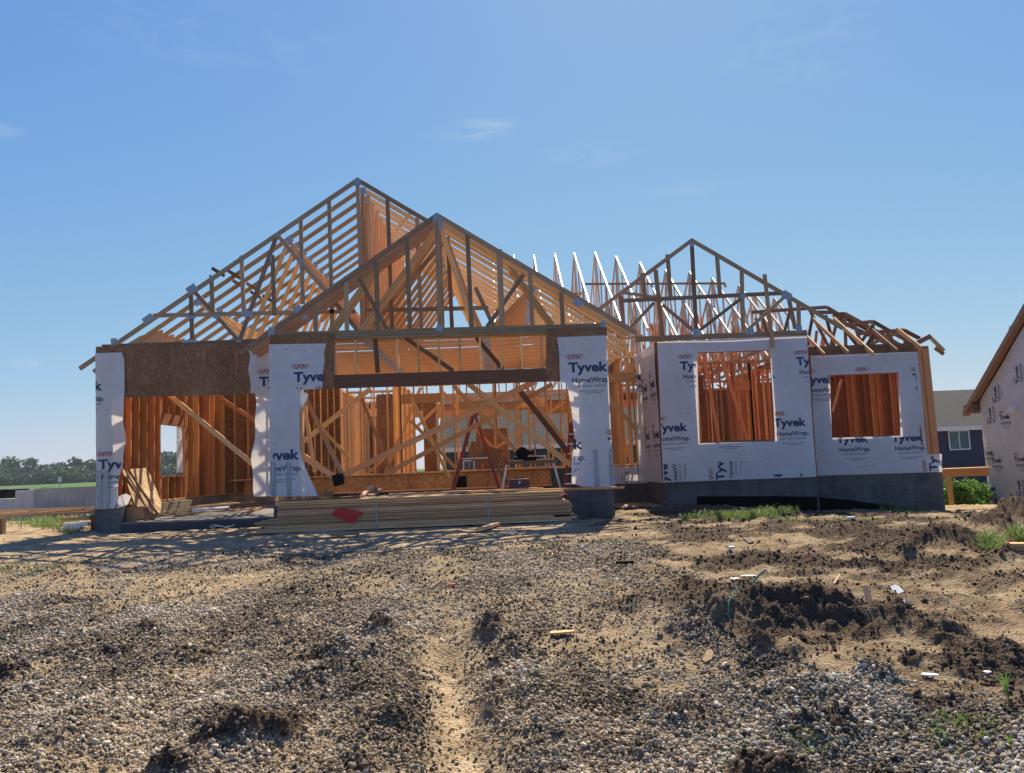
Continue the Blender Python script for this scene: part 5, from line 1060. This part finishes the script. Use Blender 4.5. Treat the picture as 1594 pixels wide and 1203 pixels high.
# deck beam and post
dk = thing('deck_beam', (U(1480, 790, 23.5).x, 23.5, -.2), 'brown wooden beam on a post between the two wrapped houses', 'beam')
a = U(1464, 737, 23.5); b_ = U(1538, 734, 23.5); q = MB(); q.beam(a, b_, .22, .09); q.obj('beam', LUM, dk); q = MB(); q.beam(a+Vector((0, 0, .125)), b_+Vector((0, 0, .125)), .03, .5); q.obj('deck_edge', LUMP, dk)
a = U(1477, 743, 23.55); q = MB(); q.beam(a, (a.x+.02, 23.55, -.9), .10, .10); q.obj('post', LUM, dk)
def house_far(name, label, x0, x1, Y, ztop, zeave, zbase, wallm, wins, depth=9, ov=.35):
    t = thing(name, ((x0+x1)/2, Y, zbase), label, 'house'); q = MB(); q.box(x0, x1, Y, Y+depth, zbase, zeave-.02)
    q.obj('wall', wallm, t)
    q = MB(); ym = Y+depth*.5; q.prism([(x0-ov, Y-ov, zeave-.1), (x0-ov, Y-ov, zeave+.06), (x0-ov, ym, ztop), (x0-ov, Y+depth+ov, zeave+.06), (x0-ov, Y+depth+ov, zeave-.1), (x0-ov, ym, ztop-.3)], (x1-x0+2*ov, 0, 0)); q.obj('roof', SHG, t)
    q = MB(); q.box(x0-ov, x1+ov, Y-ov-.03, Y-ov-.003, zeave-.16, zeave+.08); q.obj('fascia', TRIM, t)
    z = zbase+.2; q = MB()
    while z < zeave-.3: q.box(x0+.02, x1-.02, Y-.02, Y-.004, z, z+.012); z += .18
    q.obj('siding_lap', wallm, t, kind='stuff')
    for (a0, a1, b0, b1) in wins:
        f = MB(); w = .07
        for (c0, c1, d0, d1) in ((a0-w, a1+w, b1, b1+w), (a0-w, a1+w, b0-w, b0), (a0-w, a0, b0, b1), (a1, a1+w, b0, b1), ((a0+a1)/2-.03, (a0+a1)/2+.03, b0, b1)): f.box(c0, c1, Y-.07, Y-.022, d0, d1)
        fo_ = f.obj('window', TRIM, t); g = MB(); g.box(a0, a1, Y-.05, Y-.03, b0, b1); g.obj('pane', GLASS, fo_)
    return t
YNv = 48.; w0, w1 = U(1479, 699, YNv), U(1506, 671, YNv)
house_far('navy_house', 'navy blue house with grey shingle roof behind the gap at right', 22.8, 33.5, YNv, U(1490, 607, YNv+4.5).z, U(1490, 666, YNv).z, -2.6, NAVY, [(w0.x, w1.x, w0.z, w1.z), (U(1466, 740, YNv).x, U(1478, 740, YNv).x, U(1478, 752, YNv).z, U(1478, 731, YNv).z)])
YTe = 45.; house_far('teal_house', 'dark teal house with grey roof seen through the garage framing', -3.4, 10.5, YTe, U(790, 612, YTe+5).z, U(790, 696, YTe).z, -.6, TEAL, [(-2.3, -1.2, .7, 1.9), (.6, 2.2, .6, 2.0), (4.2, 5.6, .8, 2.0), (7.6, 8.9, .8, 2.0)], depth=10)
# ---- lumber pile at right edge
rn = random.Random(4)
lp = [((1570, 848), 0.0, .04), ((1566, 853), .0, .04), ((1563, 860), -.02, .04), ((1560, 866), .05, .04), ((1547, 864), .3, .04), ((1556, 872), .12, .04), ((1574, 858), .1, .04)]
nms = ['top', 'second from the top', 'third from the top', 'fourth from the top', 'lowest, slanting outward', 'lowest straight', 'innermost short']
x0, y0 = hit(1560, 880)
for k, ((a, b_), sl_, t_) in enumerate(lp):
    Y = y0+.25+k*.03; p = U(a, b_, Y); zt2 = p.z; e = p+Vector((2.6, -.5+sl_*2, -.02)); 
    plank('pile_board', p, e, .04, .16, LUMP if k % 3 else LUM, nms[k]+' board of the small lumber pile at the right edge', 'board', 'boards of the lumber pile at the right edge', (0, 1, .0))
fx, fy = hit(1573, 862); fl_ = thing('marker_flag', (fx, fy, gz(fx, fy)), 'small red marker flag beside the lumber pile at the right edge', 'flag')
q = MB(); a = U(1573, 862, fy); q.tube([(a.x, fy, gz(fx, fy)-.02), (a.x, fy, U(1572, 836, fy).z)], .004, 5); q.obj('wire', GALV, fl_)
q = MB(); q.prism([U(a_, b_, fy) for a_, b_ in ((1571.5, 836), (1576, 842), (1576, 851), (1570, 849), (1569.5, 843))], (0, .004, 0)); q.obj('flag_sheet', REDP, fl_)
#@@PART5
# ================================================================== VEGETATION
def blades(name, items, mt, **k):
    """items: (x,y,z,h,lean,width,tint) grass blades as bent double strips"""
    V = []; Fc = []; T = []; rn = random.Random(8)
    for (x, y, z, h, ln, w, tn) in items:
        an = rn.uniform(0, 6.283); dx, dy = math.cos(an), math.sin(an); px, py = -dy*w/2, dx*w/2; i0 = len(V)
        for (f, q) in ((0, 1), (.45, .85), (.8, .5), (1, .05)):
            l = ln*h*f*f; V += [(x+dx*l-px*q, y+dy*l-py*q, z+h*f*(1-.25*ln*f)), (x+dx*l+px*q, y+dy*l+py*q, z+h*f*(1-.25*ln*f))]
        for j in range(3): Fc.append((i0+2*j, i0+2*j+1, i0+2*j+3, i0+2*j+2)); T.append(tn)
    me = bpy.data.meshes.new(name); me.from_pydata(V, [], Fc); a = me.attributes.new('tint', 'FLOAT', 'FACE'); a.data.foreach_set('value', np.array(T, dtype=np.float32)); me.materials.append(mt)
    o = bpy.data.objects.new(name, me); COL.objects.link(o); return tag(o, **k)
rn = random.Random(21); it = []
def patch(px, py, rx, ry, n, h, w=.012, green=.6):
    for _ in range(n):
        a, r = rn.uniform(0, 6.283), math.sqrt(rn.random()); p = (px+rx*r*math.cos(a), py+ry*r*math.sin(a)); x, y = hit(*p)
        if vn(x*3, y*3) < .35: continue
        it.append((x, y, 0, h*rn.uniform(.35, 1.1), rn.uniform(.2, 1.1), w*rn.uniform(.6, 1.3), min(1, max(0, rn.gauss(green, .25)))))
def vn(x, y): return float(vnoise(np.array([x]), np.array([y]), 4)[0])
for p in ((1120, 806, 45, 6, 800, .16), (1170, 803, 60, 6, 1300, .19), (1210, 800, 35, 5, 500, .17), (1075, 809, 20, 4, 200, .12), (1390, 795, 22, 4, 550, .26), (1425, 799, 18, 3, 220, .16), (1345, 812, 50, 5, 300, .07), (1255, 818, 60, 5, 350, .07), (1230, 812, 40, 4, 250, .08),
          (85, 816, 42, 9, 1500, .30), (40, 812, 40, 6, 500, .2), (110, 826, 30, 6, 400, .2), (1548, 850, 26, 12, 700, .15), (1585, 838, 14, 8, 300, .2), (45, 886, 60, 8, 120, .12), (1500, 878, 60, 10, 60, .05), (1250, 1165, 40, 14, 30, .1), (1500, 1150, 60, 30, 60, .09), (1440, 1140, 60, 20, 30, .08)):
    patch(*p)
xy = np.array([(a[0], a[1]) for a in it]); zz = fields(xy[:, 0], xy[:, 1])[0]
it = [(a[0], a[1], float(z)-.01, *a[3:]) for a, z in zip(it, zz)]
blades('grass', it, GRASS, kind='stuff')
it = []
for _ in range(2600):   # rough grass strip before the field and between the houses
    x, y = rn.uniform(-30, -11), rn.uniform(20, 44); it.append((x, y, 0, rn.uniform(.15, .5), rn.uniform(.2, 1), .03, rn.uniform(.2, .9)))
xy = np.array([(a[0], a[1]) for a in it]); zz = fields(xy[:, 0], xy[:, 1])[0]; it = [(a[0], a[1], float(z)-.01, *a[3:]) for a, z in zip(it, zz)]
blades('rough_grass', it, GRASS, kind='stuff')
def leafcloud(name, lobes, per, size, mt, seed=1, flat_=.0, **k):
    g = np.random.default_rng(seed); V = []; T = []
    for (cx, cy, cz, rx, ry, rz) in lobes:
        n = per; d = g.normal(size=(n, 3)); d /= np.linalg.norm(d, axis=1)[:, None]; r = g.random(n)**.38; c = np.stack([cx+d[:, 0]*r*rx, cy+d[:, 1]*r*ry, cz+d[:, 2]*r*rz], -1)
        a = g.normal(size=(n, 3)); a /= np.linalg.norm(a, axis=1)[:, None]; b_ = np.cross(a, g.normal(size=(n, 3))); b_ /= np.linalg.norm(b_, axis=1)[:, None]; s = size*g.uniform(.6, 1.4, n)[:, None]
        V.append(np.stack([c-a*s, c-b_*s*.55, c+a*s, c+b_*s*.55], 1).reshape(-1, 3)); base = g.uniform(.15, .75); T.append(np.clip(base+g.normal(0, .16, n), 0, 1))
    V = np.concatenate(V); T = np.concatenate(T); n = len(V)//4
    me = bpy.data.meshes.new(name); me.from_pydata(V.tolist(), [], np.arange(n*4).reshape(-1, 4).tolist()); a = me.attributes.new('tint', 'FLOAT', 'FACE'); a.data.foreach_set('value', T.astype(np.float32)); me.materials.append(mt)
    o = bpy.data.objects.new(name, me); COL.objects.link(o); return tag(o, **k)
# weeds behind the deck beam
lb = []
for k in range(60):
    a = rn.uniform(1466, 1550); Y = rn.uniform(25, 31) if a < 1530 else 27.6; p = U(a, rn.uniform(757, 792), Y); lb.append((p.x, Y, p.z-.1, rn.uniform(.25, .5), .4, rn.uniform(.18, .42)))
for a, b_ in ((1508, 757), (1518, 764), (1495, 768), (1530, 768)): p = U(a, b_, 27); lb.append((p.x, 27, p.z, .32, .3, .3))
leafcloud('weeds', lb, 190, .075, WEED, 5, kind='stuff')
lb = []
for a, b_ in ((62, 763), (70, 761), (85, 762), (100, 761), (112, 763)): p = U(a, b_, 30); lb.append((p.x, 30, p.z-.15, .4, .4, .22))
leafcloud('wall_weeds', lb, 160, .07, WEED, 6, kind='stuff')
# far wood beyond the field
lobes = []; g = random.Random(2)
for k in range(150):
    d = g.uniform(0, 1); Y = 400+55*d+g.uniform(-6, 6); x = g.uniform(-340, -100); top = 10.4+2.4*math.sin(x*.06)+1.6*math.sin(x*.19+1)+g.uniform(-2.5, 1.5)-2.6*sst(-200, -130, np.array(x))
    gr0 = EYE-.3; top = float(top)+(2.5 if d > .5 else -2)
    for j in range(4): lobes.append((x+g.uniform(-3.5, 3.5), Y+g.uniform(-3, 3), gr0+top*g.uniform(.3, .72), g.uniform(3, 5.5), 4, g.uniform(2.2, 3.8)))
    lobes.append((x, Y, gr0+top-2.4, 4.2, 4, 2.6)); lobes.append((x, Y, gr0+1.6, 6, 4, 2.6)); lobes.append((x+3, Y-3, gr0+3.2, 6, 4, 2.4))
leafcloud('far_wood', lobes, 110, .95, LEAF, 3, kind='stuff')
q = MB()
for k in range(90):
    x = g.uniform(-340, -100); Y = g.uniform(402, 450); q.tube([(x, Y, .8), (x+g.uniform(-.5, .5), Y, 8)], [.35, .15], 5)
q.obj('far_wood_trunks', BARK, None, kind='stuff')
# little shoots
def shoot(px, py, hpx, n, label):
    x, y = hit(px, py); z = gz(x, y); h = hpx*y/F; t = thing('grass_shoot', (x, y, z), label, 'plant', None)
    q = MB(); q.tube([(x, y, z-.01), (x+.004, y, z+h*.45)], [.004, .003], 6); q.obj('stem', WEED, t)
    for k in range(n):
        an = -1.3+k*2.6/max(1, n-1); V = MB(); pts = []
        for f in (0, .35, .7, 1): pts.append(Vector((x+math.sin(an)*h*.28*f*f*1.2, y+.02*k*f, z+h*(.35+.65*f*(1-.12*abs(an))))))
        w = [.010, .016, .011, .001]
        for i in range(3): V.poly([pts[i]-Vector((w[i]/2*1.0, 0, 0)), pts[i]+Vector((w[i]/2, 0, 0)), pts[i+1]+Vector((w[i+1]/2, 0, 0)), pts[i+1]-Vector((w[i+1]/2, 0, 0))], 0, .9)
        V.obj('leaf', WEED, t)
shoot(1571, 1102, 58, 4, 'tall bright green grass shoot on the sand near the right edge')
shoot(1575, 1180, 26, 2, 'small yellow-green shoot in the gravel at the lower right corner')
shoot(1497, 1138, 26, 2, 'thin green sprig in the gravel left of the tall shoot')
x, y = hit(1577, 1104); plank('twig', Vector((x, y, gz(x, y)-.02)), Vector((x-.01, y, gz(x, y)+.06)), .012, .012, LUMB, 'short dead stalk right beside the tall green shoot', 'twig')
# ================================================================== DEBRIS
def chip(px, py, w, h, t, yaw, mt, name, label, cat, tilt=0.):
    x, y = hit(px, py); z = gz(x, y)+t/2+.012; c, s_ = math.cos(yaw), math.sin(yaw); m_ = MB(); pts = []
    g = random.Random(int(px)); base = [(-w/2, -h/2), (-w*.1, -h*.62), (w/2, -h*.35), (w*.42, h*.3), (w*.1, h/2), (-w*.4, h*.4)]
    for a, b_ in base: a *= g.uniform(.85, 1.1); b_ *= g.uniform(.85, 1.1); pts.append(Vector((x+a*c-b_*s_, y+a*s_+b_*c, z+b_*tilt)))
    m_.prism(pts, (0, 0, t)); return m_.obj(name, mt, None, label, cat)
x, y = hit(1358, 957); z = gz(x, y)
m_ = MB(); m_.beam((x-.005, y+.02, z-.03), (x+.012, y+.10, z+.19), .052, .02); m_.obj('wooden_stake', LUMP, None, 'pale flat wooden stake standing in the dark soil at right', 'stake')
chip(876, 990, .22, .09, .015, .1, LUMP, 'wood_scrap', 'torn brown wood scrap on the gravel right of the tyre rut', 'wood scrap')
chip(1103, 1022, .07, .11, .012, -.5, LUMP, 'wood_scrap', 'small pale wood scrap on the grey gravel mound', 'wood scrap', .5)
chip(1143, 900, .10, .08, .006, .2, WHITEP, 'paper_scrap', 'flat cream paper scrap on the dirt, left of the two nearly parallel ones', 'paper')
chip(1165, 898, .16, .06, .006, -.1, WHITEP, 'paper_scrap', 'long cream paper scrap on the dirt behind the green strap', 'paper')
chip(1396, 917, .11, .10, .01, .0, WHITEP, 'paper_scrap', 'small white paper scrap on dirt to the right of the stake, farther back', 'paper', .6)
chip(1448, 1063, .11, .05, .01, -.4, WHITEP, 'plastic_scrap', 'white plastic scrap on the edge between grey gravel and sand', 'plastic')
chip(1537, 1052, .05, .04, .01, .3, WHITEP, 'plastic_scrap', 'tiny white scrap on sand above the tall green shoot', 'plastic')
chip(1139, 856, .07, .08, .03, .3, WHITEP, 'paper_scrap', 'small white scrap near the black one on the dirt before the bump-out', 'paper')
chip(1166, 846, .12, .10, .02, .5, BROWNP, 'plastic_scrap', 'dark red scrap on the dirt before the bump-out', 'plastic', .5)
chip(704, 916, .09, .05, .012, .2, REDP, 'plastic_scrap', 'tiny bright red scrap lying on the gravel in mid-picture', 'plastic')
chip(796, 834, .16, .10, .03, .1, WHITEP, 'plastic_scrap', 'crumpled white plastic by the right end of the lumber bundle', 'plastic')
chip(974, 884, .20, .10, .03, -.2, BLK, 'plastic_scrap', 'black plastic scrap on the gravel below the right pier', 'plastic')
chip(200, 887, .15, .10, .015, .4, LUMB, 'wood_scrap', 'brown scrap on the dirt at left, nearest the shadow edge', 'wood scrap')
chip(207, 888, .05, .04, .01, .4, WHITEP, 'paper_scrap', 'tiny white fleck beside the brown scrap at left', 'paper')
chip(1322, 800, .5, .2, .02, .1, LUMP, 'wood_scrap', 'pale board scrap on the shaded ground before the right wing', 'wood scrap')
chip(1325, 816, .14, .08, .03, .1, WHITEP, 'plastic_scrap', 'small white scrap on the dark dirt before the right wing', 'plastic')
for k, (a, b_, lbl) in enumerate(((1313, 935, 'crumpled clear plastic left of the standing stake'), (1408, 970, 'crumpled whitish plastic bag right of the standing stake'))):
    x, y = hit(a, b_); z = gz(x, y); bm = bmesh.new(); bmesh.ops.create_icosphere(bm, subdivisions=2, radius=.055); g = random.Random(k)
    for v in bm.verts: v.co = Vector((v.co.x*g.uniform(.6, 1.4)+x, v.co.y*g.uniform(.6, 1.2)+y, v.co.z*g.uniform(.4, 1.1)+z+.03))
    bm_obj(bm, 'plastic_bag', [WHITEP], None, label=lbl, cat='plastic bag')
def strapcurve(P, r, label):
    q = MB(); pts = []
    for (a, b_, h) in P: x, y = hit(a, b_); pts.append((x, y, gz(x, y)+h))
    sm = []
    for i in range(len(pts)-1):
        p0, p1, p2, p3 = [Vector(pts[max(0, min(len(pts)-1, j))]) for j in (i-1, i, i+1, i+2)]
        for k in range(5):
            f = k/5; sm.append(.5*((2*p1)+(p2-p0)*f+(2*p0-5*p1+4*p2-p3)*f*f+(3*p1-p0-3*p2+p3)*f**3))
    sm.append(Vector(pts[-1])); q.tube(sm, r, 6); q.obj('strap_scrap', GREENP, None, label, 'strap')
strapcurve([(1153, 936, .02), (1168, 930, .10), (1182, 926, .17), (1195, 924, .20)], .010, 'thick green strap sticking up out of the dark dirt mound')
strapcurve([(1156, 934, .02), (1170, 928, .09), (1184, 930, .10), (1196, 940, .06), (1199, 956, .02)], .005, 'thin green strap arching down the front of the dirt mound')
strapcurve([(1172, 972, .03), (1152, 974, .06), (1138, 985, .05), (1137, 992, .02)], .005, 'thin green strap loop lying on the gravel before the dirt mound')
for k, (a, b_, c, d, lbl) in enumerate(((1299, 916, 1308, 899, 'thin pale stick on the dirt behind the stake'), (1350, 903, 1364, 907, 'short pale stick on the dirt far behind the stake'), (670, 914, 688, 905, 'thin pale stick on the gravel left of the red scrap'), (1170, 852, 1180, 848, 'dark twig by the dark red scrap'))):
    x, y = hit(a, b_); x2, y2 = hit(c, d); m_ = MB(); m_.beam((x, y, gz(x, y)+.02), (x2, y2, gz(x2, y2)+.03), .012, .012); m_.obj('stick', LUMP if k < 3 else LUMB, None, lbl, 'stick')

# ================================================================== AIR
q = MB(); q.box(-1700, 1700, -30, 1650, -14, 42, .5)
m, t, b, o = mat('haze'); t.nodes.remove(b); pv = N(t, 'ShaderNodeVolumePrincipled'); pv.inputs['Color'].default_value = (.80, .88, .97, 1); pv.inputs['Density'].default_value = .00022; pv.inputs['Anisotropy'].default_value = 0; t.links.new(pv.outputs[0], o.inputs['Volume'])
q.obj('haze', m, None, kind='stuff')
